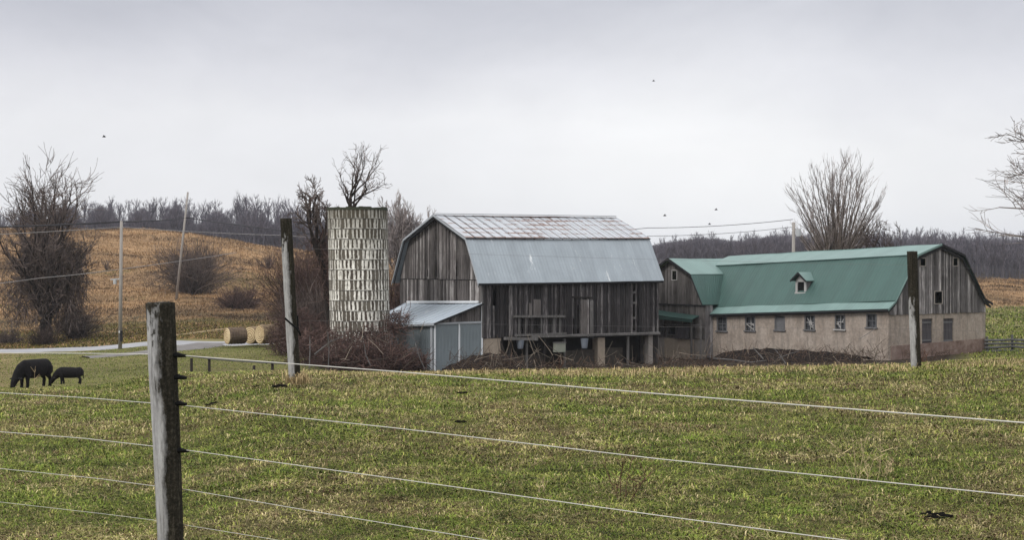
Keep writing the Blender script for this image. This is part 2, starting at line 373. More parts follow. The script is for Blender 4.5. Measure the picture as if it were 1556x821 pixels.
# ------------------------------------------------------------ terrain
RD = [2, 8, 16, 22, 26, 34, 46, 62, 80, 112, 140, 150, 158, 172, 200, 250, 330, 400, 430, 520, 650, 900, 1300, 3000]
cols = {
 -1500: dict(zip(RD, [0, 0, -.1, -.4, -.7, -1.4, -2.3, -3.6, -4.9, -6, -7, -7.3, -7.4, -7.6, -7.2, -4, 3, 9, 10, 9, 10, 18, 24, 40])),
 0:     dict(zip(RD, [0, 0, -.13, -.32, -.52, -1.25, -2.2, -3.35, -4.75, -5.9, -6.75, -7.02, -7.2, -7.5, -7.3, -4.6, 2.4, 9.2, 10.6, 9, 10, 17, 22, 38])),
 130:   dict(zip(RD, [0, 0, -.12, -.30, -.48, -1.2, -2.2, -3.35, -4.75, -5.75, -6.5, -6.75, -6.9, -7.1, -6.9, -4.2, 2.5, 9, 10.4, 9, 10, 17, 22, 38])),
 272:   dict(zip(RD, [0, 0, -.06, -.14, -.26, -.9, -2.1, -3.5, -4.5, -5.45, -6.0, -6.05, -6.1, -6.3, -6.2, -4.1, 2.2, 8.4, 9.6, 8, 9, 16, 22, 38])),
 430:   dict(zip(RD, [0, .02, .12, 0.05, -0.26, -.75, -2.3, -3.9, -4.8, -5.6, -6.0, -6.05, -6.1, -6.1, -6.0, -4.6, .2, 4.4, 5.2, 4, 7, 17, 24, 40])),
 560:   dict(zip(RD, [0, .02, .08, -0.04, -0.24, -.85, -2.7, -4.5, -5.6, -6.2, -6.4, -6.4, -6.4, -6.3, -6.2, -5.0, -1.5, 2.0, 2.6, 2, 6, 17, 24, 40])),
 760:   dict(zip(RD, [0, .01, .06, -0.03, -0.22, -.9, -2.9, -4.8, -5.9, -6.5, -6.6, -6.6, -6.6, -6.5, -6.4, -5.6, -2.6, .6, 1.2, 1.0, 0.5, 3, 6, 20])),
 1000:  dict(zip(RD, [0, .01, .07, 0, -0.18, -.85, -2.8, -4.7, -5.9, -6.6, -6.7, -6.7, -6.7, -6.6, -6.5, -5.9, -3.2, .3, 1.0, 0.6, -0.5, 2, 5, 20])),
 1350:  dict(zip(RD, [0, .01, .10, 0.05, -0.1, -.75, -2.5, -4.2, -5.2, -5.75, -6.0, -6.05, -6.1, -6.1, -6.2, -6.2, -4.8, -2.8, -2.4, -1.2, -1.2, 2, 5, 20])),
 1556:  dict(zip(RD, [0, .01, .12, 0.1, 0.0, -.6, -2.1, -3.7, -4.7, -5.35, -5.7, -5.8, -5.9, -6.1, -6.5, -6.7, -6.0, -3.9, -3.4, -2, -1.5, 2, 5, 20])),
 2900:  dict(zip(RD, [0, .01, .12, 0.1, 0.0, -.5, -1.9, -3.3, -4.3, -5.0, -5.4, -5.5, -5.6, -5.9, -6.3, -6.5, -5.5, -3.5, -3, -1, 0, 3, 6, 20])),
}
ND, NP = 440, 320
gD = np.exp(np.linspace(math.log(2), math.log(3000), ND)); gP = np.linspace(-1500, 2900, NP)
ck = sorted(cols)
tab = np.array([[cols[c][d] for d in RD] for c in ck], float)
def pchip(xk, yk, x):
    hh = np.diff(xk); dl = np.diff(yk) / hh; m = np.zeros_like(yk)
    for i in range(1, len(xk) - 1):
        if dl[i-1] * dl[i] > 0:
            w1 = 2*hh[i] + hh[i-1]; w2 = hh[i] + 2*hh[i-1]; m[i] = (w1 + w2) / (w1/dl[i-1] + w2/dl[i])
    m[0] = dl[0]; m[-1] = dl[-1]
    i = np.clip(np.searchsorted(xk, x) - 1, 0, len(xk) - 2); t = (x - xk[i]) / hh[i]
    return (yk[i]*(1+2*t)*(1-t)**2 + hh[i]*m[i]*t*(1-t)**2 + yk[i+1]*t*t*(3-2*t) + hh[i]*m[i+1]*t*t*(t-1))
rows = np.array([pchip(np.log(np.array(RD, float)), tab[i], np.log(gD)) for i in range(len(ck))])
GZ = np.array([pchip(np.array(ck, float), rows[:, j], gP) for j in range(ND)])          # (ND, NP)
DD, PP = np.meshgrid(gD, gP, indexing='ij'); GX = (PP - CX) / F * DD
GZ += (fbm(GX * .5, DD * .5, 3) - .5) * .10 * np.clip((DD - 9) / 20, .25, 1)
GZ += (fbm(GX * .06, DD * .05, 9) - .5) * 3.0 * np.clip((DD - 190) / 120, 0, 1)
GZ += (fbm(GX * .22, DD * .22, 19) - .5) * 1.0 * np.clip((DD - 190) / 60, 0, 1)
LG = np.log(gD)
def gz(X, Y):
    X = np.asarray(X, float); Y = np.maximum(np.asarray(Y, float), 2.01)
    P = np.clip(X / Y * F + CX, gP[0], gP[-1] - 1e-3); a = (np.log(Y) - LG[0]) / (LG[-1] - LG[0]) * (ND - 1); bq = (P - gP[0]) / (gP[-1] - gP[0]) * (NP - 1)
    i = np.clip(a.astype(int), 0, ND - 2); j = np.clip(bq.astype(int), 0, NP - 2); a = a - i; bq = bq - j
    return (GZ[i, j]*(1-a)*(1-bq) + GZ[i+1, j]*a*(1-bq) + GZ[i, j+1]*(1-a)*bq + GZ[i+1, j+1]*a*bq)
def g1(X, Y): return float(gz(X, Y))

def hill_top_D(P): return 415.0
def terrace(X, Y):
    t = (Y + X * .12 + 60 * fbm(X * .03, Y * .02, 55)) / 19.0; f = t - np.floor(t); k = fbm(X * .035 + 9, Y * .03, 56)
    line = np.clip(1 - np.abs(f - .5) / .16, 0, 1) * np.clip((k - .36) * 5, 0, 1)
    blot = np.clip((fbm(X * .06, Y * .045, 57) - .58) * 7, 0, 1)
    return 1 - .34 * line - .62 * blot * (1 - line)
def ground_color(X, Y, P):
    """true ground colours : pasture green, straw hill, woodland floor"""
    n = fbm(X * .9, Y * .9, 5)[..., None]; nb = fbm(X * .08, Y * .05, 8)[..., None]; ns = fbm(X * .03, Y * .22, 12)[..., None]
    green = np.array([.040, .048, .014]) * (1 - n) + np.array([.11, .09, .04]) * n
    green = green * (.75 + .6 * nb)
    field = np.array([.10, .105, .035]) * (1 - nb) + np.array([.19, .155, .075]) * nb
    lf = np.clip((70 - P) / 90, 0, 1)[..., None]; field = field * (1 - lf) + np.array([.21, .155, .085]) * lf
    hill = np.array([.14, .09, .052]) * (1 - ns) + np.array([.36, .225, .115]) * ns
    low = np.array([.05, .042, .024]) * (1 - n) + np.array([.11, .085, .05]) * n
    hill = hill * terrace(X, Y)[..., None]
    wood = np.array([.055, .045, .042]) + 0 * n
    t1 = np.clip((Y - 30) / 20, 0, 1)[..., None]; c = green * (1 - t1) + field * t1
    e = np.clip((Y - 95) / 12, 0, 1)[..., None] * np.clip((150 - Y) / 8, 0, 1)[..., None] * np.clip((P - 430) / 60, 0, 1)[..., None] * np.clip((1480 - P) / 40, 0, 1)[..., None]; c = c * (1 - e) + np.array([.035, .028, .022]) * e
    e = np.clip((Y - 160 + 10 * (n[..., 0] - .5)) / 10, 0, 1)[..., None] * np.clip((1100 - P) / 100, 0, 1)[..., None]; c = c * (1 - e) + low * e
    hs = np.where(P < 1000, 205, 292) + 60 * (nb[..., 0] - .5)
    e = np.clip((Y - hs) / np.where(P < 1000, 30, 10), 0, 1)[..., None]; c = c * (1 - e) + hill * e
    e = np.clip((Y - 440 - 20 * (n[..., 0] - .5)) / 8, 0, 1)[..., None]; c = c * (1 - e) + wood * e
    return c
V = np.stack([GX, DD, GZ], -1).reshape(-1, 3)
ii, jj = np.meshgrid(np.arange(ND - 1), np.arange(NP - 1), indexing='ij'); q = (ii * NP + jj).ravel()
Fq = np.stack([q, q + 1, q + NP + 1, q + NP], -1)
me = np_mesh('ground', V, Fq, ground_color(GX, DD, PP).reshape(-1, 3))
m, h, b = material('ground_soil', .97, .05)
a = h.n('ShaderNodeAttribute', attribute_name='tint'); n1 = h.noise(h.coords('Object'), 6, 8, .75); n2 = h.noise(h.coords('Object', (.25, .9, .5)), 1.0, 7, .75)
n3 = h.noise(h.coords('Object', (.03, .10, .1)), 1.0, 4, .6)
c = h.mix(1.0, a.outputs['Color'], h.ramp(n1, [(.25, .35), (.5, .95), (.75, 1.6)]), 'MULTIPLY')
c = h.mix(1.0, c, h.ramp(n2, [(.25, .5), (.5, 1.0), (.75, 1.5)]), 'MULTIPLY')
c = h.mix(1.0, c, h.ramp(n3, [(.3, .7), (.7, 1.25)]), 'MULTIPLY')
h.set(b.inputs['Base Color'], c); bump(h, b, n1, .6, .05); M['ground_soil'] = m
ground = link_mesh('ground', me, m, smooth=True); tag(ground, kind='structure')

# road and the farm lane, as sheets that follow the ground
m, h, b = material('road_gravel', .8, .3)
n1 = h.noise(h.coords('Object', (.25, 1, 1)), .8, 6, .7); n2 = h.noise(h.coords('Object'), 9, 4)
c = h.mix(.3, h.ramp(n1, [(.3, (.20, .20, .215)), (.7, (.37, .37, .385))]), h.ramp(n2, [(.3, .5), (.7, 1.3)]), 'MULTIPLY'); h.set(b.inputs['Base Color'], c); M['road'] = m
def strip(name, pts, wd, mat_, lift):
    P = []; 
    for (a, b_) in zip(pts[:-1], pts[1:]):
        for t in np.linspace(0, 1, 14, endpoint=False): P.append((a[0]*(1-t)+b_[0]*t, a[1]*(1-t)+b_[1]*t))
    P.append(pts[-1]); mb = MB(); rowsv = []
    for i, p in enumerate(P):
        q0 = P[max(i-1, 0)]; q1 = P[min(i+1, len(P)-1)]; d = Vector((q1[0]-q0[0], q1[1]-q0[1])).normalized(); n = Vector((-d.y, d.x))
        row = []
        for s_ in np.linspace(-.5, .5, 7):
            x = p[0] + n.x * wd * s_; y = p[1] + n.y * wd * s_; row.append((x, y, g1(x, y) + lift - (.12 if abs(s_) > .45 else 0)))
        rowsv.append(row)
    for r0, r1 in zip(rowsv[:-1], rowsv[1:]):
        for k in range(6): mb.poly([r0[k], r0[k+1], r1[k+1], r1[k]])
    o = mb.build(name, mat_, smooth=True); tag(o, kind='structure'); return o
strip('road', [(px_X(p, D), D) for p, D in [(-900, 172), (-300, 164), (0, 158), (200, 153), (345, 149), (480, 160), (620, 175)]], 8.0, M['road'], .10)
simple('lane_dirt', (.17, .16, .155), .4, .8)
strip('farm_lane', [(px_X(p, D), D) for p, D in [(322, 149), (285, 141), (215, 133), (130, 131)]], 4.2, M['lane_dirt'], .13)
simple('bank_grass', (.25, .19, .11), .4, .8)
strip('bank_track', [(px_X(p, D), D) for p, D in [(215, 162), (272, 172), (352, 186)]], 1.0, M['bank_grass'], .12)

# ------------------------------------------------------------ grey barn
def rot_unit(deg): return (math.cos(math.radians(deg)), math.sin(math.radians(deg)))
class Frame:
    def __init__(s, o, u, v): s.o = o; s.u = u; s.v = v
    def __call__(s, a, b, z): return Vector((s.o[0] + s.u[0]*a + s.v[0]*b, s.o[1] + s.u[1]*a + s.v[1]*b, z))
    def a_at(s, px, b=0):
        o = (s.o[0] + s.v[0]*b, s.o[1] + s.v[1]*b); return along(o, s.u, px)
    def b_at(s, px, a=0):
        o = (s.o[0] + s.u[0]*a, s.o[1] + s.u[1]*a); return along(o, s.v, px)

def board_wall(mb, W, N, s0, s1, bot, top, bw=.26, th=.035, gap=.012, holes=(), jit=.03, rr=R, warp=.025):
    """W(s,z) -> point on the wall plane, N outward normal, one slab per board"""
    s = s0
    while s < s1 - .03:
        wd = bw * rr.uniform(.7, 1.4); e = min(s + wd, s1)
        for h_ in holes:
            if s < h_[0] - .004 and e > h_[0]: e = h_[0]
            elif h_[0] - .004 <= s < h_[1] - .004: e = min(e, h_[1])
        a = s; b = e - gap * rr.uniform(.3, 2.4)
        off = rr.uniform(0, warp); 
        mids = (a + b) / 2; segs = [(None, None)]
        cuts = sorted([(h_[2], h_[3]) for h_ in holes if h_[0] < mids < h_[1]])
        z0 = bot; segs = []
        for c0, c1 in cuts: segs.append((z0, c0)); z0 = c1
        segs.append((z0, None))
        for (zb, zt) in segs:
            zb0 = zb(mids) - rr.uniform(0, jit) * 2 if callable(zb) else zb
            ta = top(a) - rr.uniform(0, jit) if zt is None else zt; tb = top(b) - rr.uniform(0, jit) if zt is None else zt
            if max(ta, tb) - zb0 < .05: continue
            ta = max(ta, zb0 + .02); tb = max(tb, zb0 + .02)
            pts = [W(a, zb0), W(b, zb0), W(b, tb), W(a, ta)]
            pts = [p + N * off for p in pts]
            mb.slab(pts, N, th)
        s = e
def roof_sheet(name, mat_, parent, A, B, nu=24, nv=8, th=.06, seam=None, sag=0.0):
    """A, B : functions t->(Vector) for the upper and the lower edge; real thickness; UV in metres"""
    Pu = []; 
    L = (A(1) - A(0)).length; H = (A(0) - B(0)).length
    nrm = (A(1) - A(0)).cross(B(0) - A(0)).normalized()
    if nrm.z < 0: nrm = -nrm
    vs = []; uvs = []; fs = []
    for i in range(nu + 1):
        t = i / nu
        for j in range(nv + 1):
            r = j / nv; p = A(t) * (1 - r) + B(t) * r
            p = p + nrm * ((fbm(np.array([t * L * .35]), np.array([r * H * .5]), int(L * 7))[0] - .5) * .10 - sag * math.sin(t * math.pi))
            vs.append(p); uvs.append((t * L, r * H))
    n1 = len(vs)
    for i in range(nu):
        for j in range(nv):
            a = i*(nv+1)+j; fs.append((a, a+1, a+nv+2, a+nv+1))
    under = [p - nrm * th for p in vs]; vs2 = vs + under; uvs2 = uvs + uvs
    fs += [tuple(n1 + k for k in reversed(f)) for f in list(fs)]
    edge = [i*(nv+1) for i in range(nu+1)], [i*(nv+1)+nv for i in range(nu+1)], list(range(nv+1)), [nu*(nv+1)+j for j in range(nv+1)]
    for E in edge:
        for a, b in zip(E[:-1], E[1:]): fs.append((a, b, b+n1, a+n1))
    if seam:
        k = int(L / seam)
        for i in range(k + 1):
            t = i / k
            for j in range(nv):
                i0 = len(vs2); r0, r1 = j/nv, (j+1)/nv
                du = (A(1)-A(0)).normalized() * .022
                def at(r):
                    q = A(t)*(1-r)+B(t)*r
                    return q + nrm * ((fbm(np.array([t*L*.35]), np.array([r*H*.5]), int(L*7))[0]-.5)*.10 - sag*math.sin(t*math.pi))
                a0, a1 = at(r0), at(r1)
                vs2 += [a0-du, a0+du, a0+du+nrm*.035, a0-du+nrm*.035, a1-du, a1+du, a1+du+nrm*.035, a1-du+nrm*.035]
                uvs2 += [(t*L, r0*H)]*4 + [(t*L, r1*H)]*4
                fs += [(i0+3,i0+2,i0+6,i0+7), (i0+2,i0+1,i0+5,i0+6), (i0,i0+3,i0+7,i0+4)]
    me = bpy.data.meshes.new(name); me.from_pydata([tuple(v) for v in vs2], [], fs); me.update()
    uvl = me.uv_layers.new(name='UV')
    li = np.zeros(len(me.loops), np.int32); me.loops.foreach_get('vertex_index', li)
    uvl.data.foreach_set('uv', np.array(uvs2, np.float32)[li].ravel())
    return link_mesh(name, me, mat_, parent)

GA = Frame((px_X(732, 120), 120.0), rot_unit(35), (-math.sin(math.radians(35)), math.cos(math.radians(35))))
BW, BL = 12.0, 17.5
NU = Vector((-GA.u[0], -GA.u[1], 0)); NV = Vector((-GA.v[0], -GA.v[1], 0))      # gable normal, long side normal
barn = empty('gambrel_barn', GA(BL/2, BW/2, -6.6))
tag(barn, 'tall weathered grey wooden barn with rusty metal gambrel roof, beside the silo', 'barn')
EAVE, BRK, RDG = .12, 3.42, 5.32; VB = 1.45
def gprof(v):   # height of the gambrel at v
    v = min(max(v, 0), BW); w_ = min(v, BW - v)
    return EAVE + (BRK - EAVE) * (w_ / VB) if w_ < VB else BRK + (RDG - BRK) * ((w_ - VB) / (BW/2 - VB))
zsplit = py_Z(424.5, 124)
mb = MB(); Wg = lambda s, z: GA(-.02, s, z)
slits = [(GA.b_at(649), GA.b_at(649)+0, 0, 0)]
gh = [(GA.b_at(664.5), GA.b_at(663.3), py_Z(421, 124), py_Z(398, 124)), (GA.b_at(696), GA.b_at(694.0), py_Z(421, 122), py_Z(398, 122)), (GA.b_at(652), GA.b_at(650.6), py_Z(421, 124), py_Z(410, 124))]
board_wall(mb, Wg, NU, .02, BW - .02, zsplit, lambda s: gprof(s) - .06, bw=.21, holes=[(a, b_, z0, z1) for a, b_, z0, z1 in gh], warp=.05, gap=.02)
mb.build('gable_wall', M['gable_wood'], barn)
mb = MB(); board_wall(mb, lambda s, z: GA(.05, s, z), NU, .02, BW - .02, -4.1, lambda s: min(zsplit - .03, gprof(s)-.06), bw=.21, warp=.05, gap=.02)
mb.build('gable_wall', M['gable_wood'], barn)
# far gable and rear wall (plain boards)
mb = MB(); board_wall(mb, lambda s, z: GA(BL, s, z), -NU, .02, BW - .02, -6.6, lambda s: gprof(s) - .06, bw=.5, gap=-.02); mb.build('gable_wall', M['gable_wood'], barn)
mb = MB(); board_wall(mb, lambda s, z: GA(s, BW, z), -NV, 0, BL, -6.6, lambda s: EAVE - .05, bw=.5, gap=-.02); mb.build('rear_wall', M['gable_wood'], barn)
# long front wall
Wf = lambda s, z: GA(s, 0, z)
def fz(py, px, b=0): a = GA.a_at(px, b); return py_Z(py, GA(a, b, 0).y)
fa = GA.a_at
FB = -4.1
holes = [(fa(748.8), fa(753.6), fz(465, 751), fz(441, 751)), (fa(961.0), fa(964.6), fz(503, 963), fz(430, 963)), (fa(876.5), fa(879.3), fz(509, 878), fz(464, 878)), (fa(792), fa(794.5), fz(506, 793), fz(485, 793)), (fa(870.5), fa(872.3), fz(509, 871), fz(484, 871)), (fa(757.5), fa(758.8), fz(455, 758), fz(434, 758)), (fa(849), fa(850.5), fz(478, 850), fz(440, 850))]
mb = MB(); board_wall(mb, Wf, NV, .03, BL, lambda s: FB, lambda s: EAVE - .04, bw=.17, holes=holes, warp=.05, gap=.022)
mb.build('front_wall', M['shaded_side_wood'], barn)
for pxx, y0, y1 in [(963, 443, 446), (963, 459, 462), (963, 482, 485)]:
    a = fa(pxx); mb = MB(); mb.hexa([GA(a-.2, -.05, fz(y1, pxx)), GA(a+.2, -.05, fz(y1, pxx)), GA(a+.2, -.05, fz(y0, pxx)), GA(a-.2, -.05, fz(y0, pxx))], [GA(a-.2, -.02, fz(y1, pxx)), GA(a+.2, -.02, fz(y1, pxx)), GA(a+.2, -.02, fz(y0, pxx)), GA(a-.2, -.02, fz(y0, pxx))]); mb.build('slit_cleat', M['plank_wood'], barn)
# corner board
mb = MB(); mb.bar(GA(0, -.03, FB), GA(0, -.03, EAVE - .1), .16, .14, up=(GA.u[0], GA.u[1], 0)); mb.build('corner_board', M['plank_wood'], barn)
# patched hay door with header
door = None
mb = MB(); board_wall(mb, lambda s, z: GA(s, -.09, z), NV, fa(881), fa(893.5), lambda s: fz(508, 887), lambda s: fz(454, 887) , bw=.33, jit=.12)
door = mb.build('hay_door', M['gable_wood'], barn)
mb = MB(); board_wall(mb, lambda s, z: GA(s, -.09, z), NV, fa(895), fa(900.5), lambda s: fz(508, 897), lambda s: fz(455, 897) , bw=.2, jit=.2); mb.build('hay_door', M['plank_wood'], barn)
mb = MB(); mb.bar(GA(fa(868), -.15, fz(451.6, 868)), GA(fa(898), -.15, fz(452.6, 898)), .10, .12); mb.build('door_track', M['dark_wood'], barn)
# hanging rail frame with pale slats
mb = MB()
mb.bar(GA(fa(778), -.2, fz(481, 778)), GA(fa(856), -.2, fz(481, 856)), .14, .18); mb.bar(GA(fa(780), -.2, fz(510, 780)), GA(fa(858), -.2, fz(507, 858)), .14, .16)
mb.build('wall_rail', M['plank_wood'], barn)
for pxx, wd in [(787, .14), (797, .07), (821, .11), (840, .2), (849, .14)]:
    mb = MB(); mb.bar(GA(fa(pxx), -.14, fz(508, pxx)), GA(fa(pxx), -.14, fz(482, pxx)), wd, .05, up=(GA.v[0], GA.v[1], 0)); mb.build('wall_slat', M['plank_wood'], barn)
for pxx, y0, y1, wd in [(815, 454, 480, .36), (805, 460, 478, .14)]:
    mb = MB(); board_wall(mb, lambda s, z: GA(s, -.075, z), NV, fa(pxx)-wd, fa(pxx)+wd, lambda s: fz(y1, pxx), lambda s: fz(y0, pxx), bw=.3, jit=.1); mb.build('patch_boards', M['gable_wood'], barn)
# sill beam / forebay ledge
mb = MB(); mb.hexa([GA(fa(805), -.32, fz(513.5, 805)), GA(fa(1000), -.32, fz(508.5, 1000)), GA(fa(1000), -.32, fz(505.5, 1000)), GA(fa(805), -.32, fz(510.8, 805))],
                   [GA(fa(805), 0, fz(513, 805)), GA(fa(1000), 0, fz(508, 1000)), GA(fa(1000), 0, fz(504.5, 1000)), GA(fa(805), 0, fz(509.8, 805))]); mb.build('forebay_ledge', M['plank_wood'], barn)
mb = MB(); mb.bar(GA(fa(763), -.35, fz(514.5, 763)), GA(fa(812), -.35, fz(515.5, 812)), .3, .22); mb.build('sill_beam', M['plank_wood'], barn)
# underside of the mow floor and recessed basement wall
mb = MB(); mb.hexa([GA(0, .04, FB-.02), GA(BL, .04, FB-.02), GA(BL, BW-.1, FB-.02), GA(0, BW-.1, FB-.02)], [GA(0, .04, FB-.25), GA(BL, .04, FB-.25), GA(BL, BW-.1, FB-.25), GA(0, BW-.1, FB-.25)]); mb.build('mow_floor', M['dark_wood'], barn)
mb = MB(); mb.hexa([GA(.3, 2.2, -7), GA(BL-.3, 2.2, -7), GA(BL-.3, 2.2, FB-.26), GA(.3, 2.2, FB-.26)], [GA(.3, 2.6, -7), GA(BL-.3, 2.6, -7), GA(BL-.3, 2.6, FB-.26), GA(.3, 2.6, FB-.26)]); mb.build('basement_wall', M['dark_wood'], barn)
def front_block(name, p0, p1, yt, b0, b1, mt, yb=None):
    zt = fz(yt, p0); zb = -7.0 if yb is None else fz(yb, p0); mb = MB()
    mb.hexa([GA(fa(p0), b0, zb), GA(fa(p1), b0, zb), GA(fa(p1), b0, zt), GA(fa(p0), b0, zt)], [GA(fa(p0), b1, zb), GA(fa(p1), b1, zb), GA(fa(p1), b1, zt), GA(fa(p0), b1, zt)]); return mb.build(name, mt, barn)
front_block('stone_pier', 734.5, 761.5, 515, .0, 2.1, M['light_stone']); front_block('stone_pier', 908.5, 919.5, 513.5, .02, .7, M['light_stone'])
front_block('stone_pier', 985.5, 992, 509, .0, .5, M['concrete'])
front_block('stone_low_wall', 864, 908, 534, .4, .8, M['rubble']); front_block('stone_low_wall', 921, 952, 530, .5, .9, M['rubble'])
front_block('stone_low_wall', 795, 835, 541, .5, .9, M['rubble'])
mb = MB()
for pxx, tilt in [(766, -.3), (772, .2), (799.5, 0), (857, 0), (953.5, 0), (826, .1)]:
    mb = MB(); mb.bar(GA(fa(pxx), -.05, -6.9), GA(fa(pxx) + tilt, -.05, FB - .26), .16, .16, up=(GA.v[0], GA.v[1], 0)); mb.build('forebay_post', M['plank_wood'] if tilt == 0 else M['dark_wood'], barn)
# end basement wall under the far gable corner
mb = MB(); mb.hexa([GA(0, .1, -7), GA(.35, .1, -7), GA(.35, .1, FB-.26), GA(0, .1, FB-.26)], [GA(0, BW, -7), GA(.35, BW, -7), GA(.35, BW, FB-.26), GA(0, BW, FB-.26)]); mb.build('basement_wall', M['light_stone'], barn)
# roof
oh, oe = .55, .35
zz = lambda a: .012 * a
def edge(v, z): return lambda t: GA(-oh + (BL + oh + .32) * t, v, z + .06 + .10 * t)
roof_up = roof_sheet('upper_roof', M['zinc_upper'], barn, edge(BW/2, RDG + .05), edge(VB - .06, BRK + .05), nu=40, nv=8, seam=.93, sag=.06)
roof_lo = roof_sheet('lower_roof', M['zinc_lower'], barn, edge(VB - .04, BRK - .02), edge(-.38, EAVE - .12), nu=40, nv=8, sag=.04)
roof_sheet('upper_roof', M['zinc_upper'], barn, edge(BW/2, RDG + .05), edge(BW - VB + .06, BRK + .05), nu=20, nv=4)
roof_sheet('lower_roof', M['zinc_lower'], barn, edge(BW - VB + .04, BRK - .02), edge(BW + .38, EAVE - .2), nu=20, nv=4)
def rake(fr, a, prof, mt, parent, wd=.2, th=.05, name='rake_board', dz=0.0):
    mb = MB()
    for (p, q_) in zip(prof[:-1], prof[1:]):
        P0 = fr(a, p[0], p[1] + dz); P1 = fr(a, q_[0], q_[1] + dz); U = Vector((fr.u[0], fr.u[1], 0))
        mb.hexa([P0, P1, P1 - Vector((0, 0, wd)), P0 - Vector((0, 0, wd))], [P0 + U*th, P1 + U*th, P1 + U*th - Vector((0, 0, wd)), P0 + U*th - Vector((0, 0, wd))])
    return mb.build(name, mt, parent)
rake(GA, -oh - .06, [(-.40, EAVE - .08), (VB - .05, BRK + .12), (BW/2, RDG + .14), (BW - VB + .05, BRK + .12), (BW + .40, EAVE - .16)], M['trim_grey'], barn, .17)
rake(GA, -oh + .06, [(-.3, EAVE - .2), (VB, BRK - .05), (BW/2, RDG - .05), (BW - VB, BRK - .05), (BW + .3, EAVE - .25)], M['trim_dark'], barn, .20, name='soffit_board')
mb = MB(); mb.bar(GA(-oh, BW/2, RDG + .19), GA(BL + .3, BW/2, RDG + .30), .3, .05); mb.build('ridge_cap', M['trim_grey'], barn)
mb = MB(); mb.bar(GA(-oh, VB - .10, BRK + .10), GA(BL + .3, VB - .10, BRK + .20), .06, .07); mb.build('curb_trim', M['trim_dark'], barn)
mb = MB(); mb.bar(GA(-oh, -.30, EAVE - .16), GA(BL + .3, -.30, EAVE - .06), .06, .16); mb.build('eave_board', M['trim_dark'], barn)
mb = MB(); mb.hexa([GA(-.05, -.36, EAVE - .18), GA(BL+.05, -.36, EAVE - .1), GA(BL+.05, 0, EAVE - .1), GA(-.05, 0, EAVE - .18)], [GA(-.05, -.36, EAVE - .2), GA(BL+.05, -.36, EAVE - .12), GA(BL+.05, 0, EAVE - .12), GA(-.05, 0, EAVE - .2)]); mb.build('soffit', M['trim_dark'], barn)

# things hung in the forebay
def fore_thing(name, label, cat, build):
    build(name, label, cat)
mb = MB(); a = fa(846); z0, z1 = fz(535, 846), fz(519.5, 846); ww = fa(853) - fa(839)
mb.hexa([GA(a-ww/2, -.55, z0), GA(a+ww/2, -.55, z0), GA(a+ww/2, -.55, z1-.1), GA(a-ww/2, -.55, z1-.1)], [GA(a-ww/2, -.12, z0), GA(a+ww/2, -.12, z0), GA(a+ww/2, -.12, z1-.1), GA(a-ww/2, -.12, z1-.1)])
o = mb.build('wall_cabinet', M['pale_box']); mb = MB(); mb.hexa([GA(a-ww/2-.05, -.6, z1-.1), GA(a+ww/2+.05, -.6, z1-.1), GA(a+ww/2+.05, -.6, z1-.03), GA(a-ww/2-.05, -.6, z1-.03)], [GA(a-ww/2-.05, -.1, z1-.1), GA(a+ww/2+.05, -.1, z1-.1), GA(a+ww/2+.05, -.1, z1-.03), GA(a-ww/2-.05, -.1, z1-.03)])
o2 = mb.build('lid', M['plank_wood']); o2.parent = o
tag(o, 'pale greenish box hanging under the forebay of the grey barn', 'box')
for pxx, y0, y1, lab in [(787, 517, 530, 'dark blue bucket hung under the left beam of the grey barn forebay'), (884.5, 514.5, 529.5, 'bluish square bucket hung below the ledge next to the stone pier')]:
    a = fa(pxx); zc0, zc1 = fz(y1, pxx), fz(y0, pxx); mb = MB()
    mb.tube([GA(a, -.3, zc0), GA(a, -.3, zc0 + .08), GA(a, -.3, zc1 - .06), GA(a, -.3, zc1)], [.20, .23, .31, .33], 12)
    o = mb.build('bucket', M['blue_plastic'], smooth=False); tag(o, lab, 'bucket', 'buckets hung under the forebay')
    mb = MB(); mb.tube([GA(a-.3, -.3, zc1), GA(a-.15, -.3, zc1+.22), GA(a+.15, -.3, zc1+.22), GA(a+.3, -.3, zc1)], .02, 5); o3 = mb.build('handle', M['dark_wood']); o3.parent = o

# ------------------------------------------------------------ lean-to shed
LW = 4.25; LV = 11.0
shed = empty('lean_to_shed', GA(-LW/2, LV/2, -6.4)); tag(shed, 'low metal-clad lean-to with pale sloping roof against the barn gable', 'shed')
zt0, zt1, ze0, ze1 = py_Z(461.5, 120), py_Z(461.5, 128.8), py_Z(490.5, 117.4), py_Z(496, 126.2)
roof_sheet('roof', M['zinc_shed'], shed, lambda t: GA(-.08, -.35 + (LV + .35) * t, zt0 + (zt1 - zt0) * t), lambda t: GA(-LW - .22, -.35 + (LV + .35) * t, ze0 + (ze1 - ze0) * t - .05), nu=20, nv=8, seam=.9, sag=.04)
zh = py_Z(493.5, 117.5)
def panel(name, p, q_, z0, z1, n, mt, th=.05, uv=True):
    A_ = lambda t: Vector((p.x*(1-t)+q_.x*t, p.y*(1-t)+q_.y*t, z1)); B_ = lambda t: Vector((p.x*(1-t)+q_.x*t, p.y*(1-t)+q_.y*t, z0))
    return roof_sheet(name, mt, shed, A_, B_, nu=8, nv=6, th=th)
a1, a2 = GA.a_at(658.5), GA.a_at(697)
panel('door_panel', GA(a1+.06, 0, 0), GA(a2-.05, 0, 0), -6.7, zh, NV, M['shed_panel']); panel('door_panel', GA(a2+.05, -.03, 0), GA(-.1, -.03, 0), -6.7, zh, NV, M['shed_panel'])
panel('side_panel', GA(-LW, .05, 0), GA(-LW, LV, 0), -6.7, zh - .1, NU, M['shed_panel'])
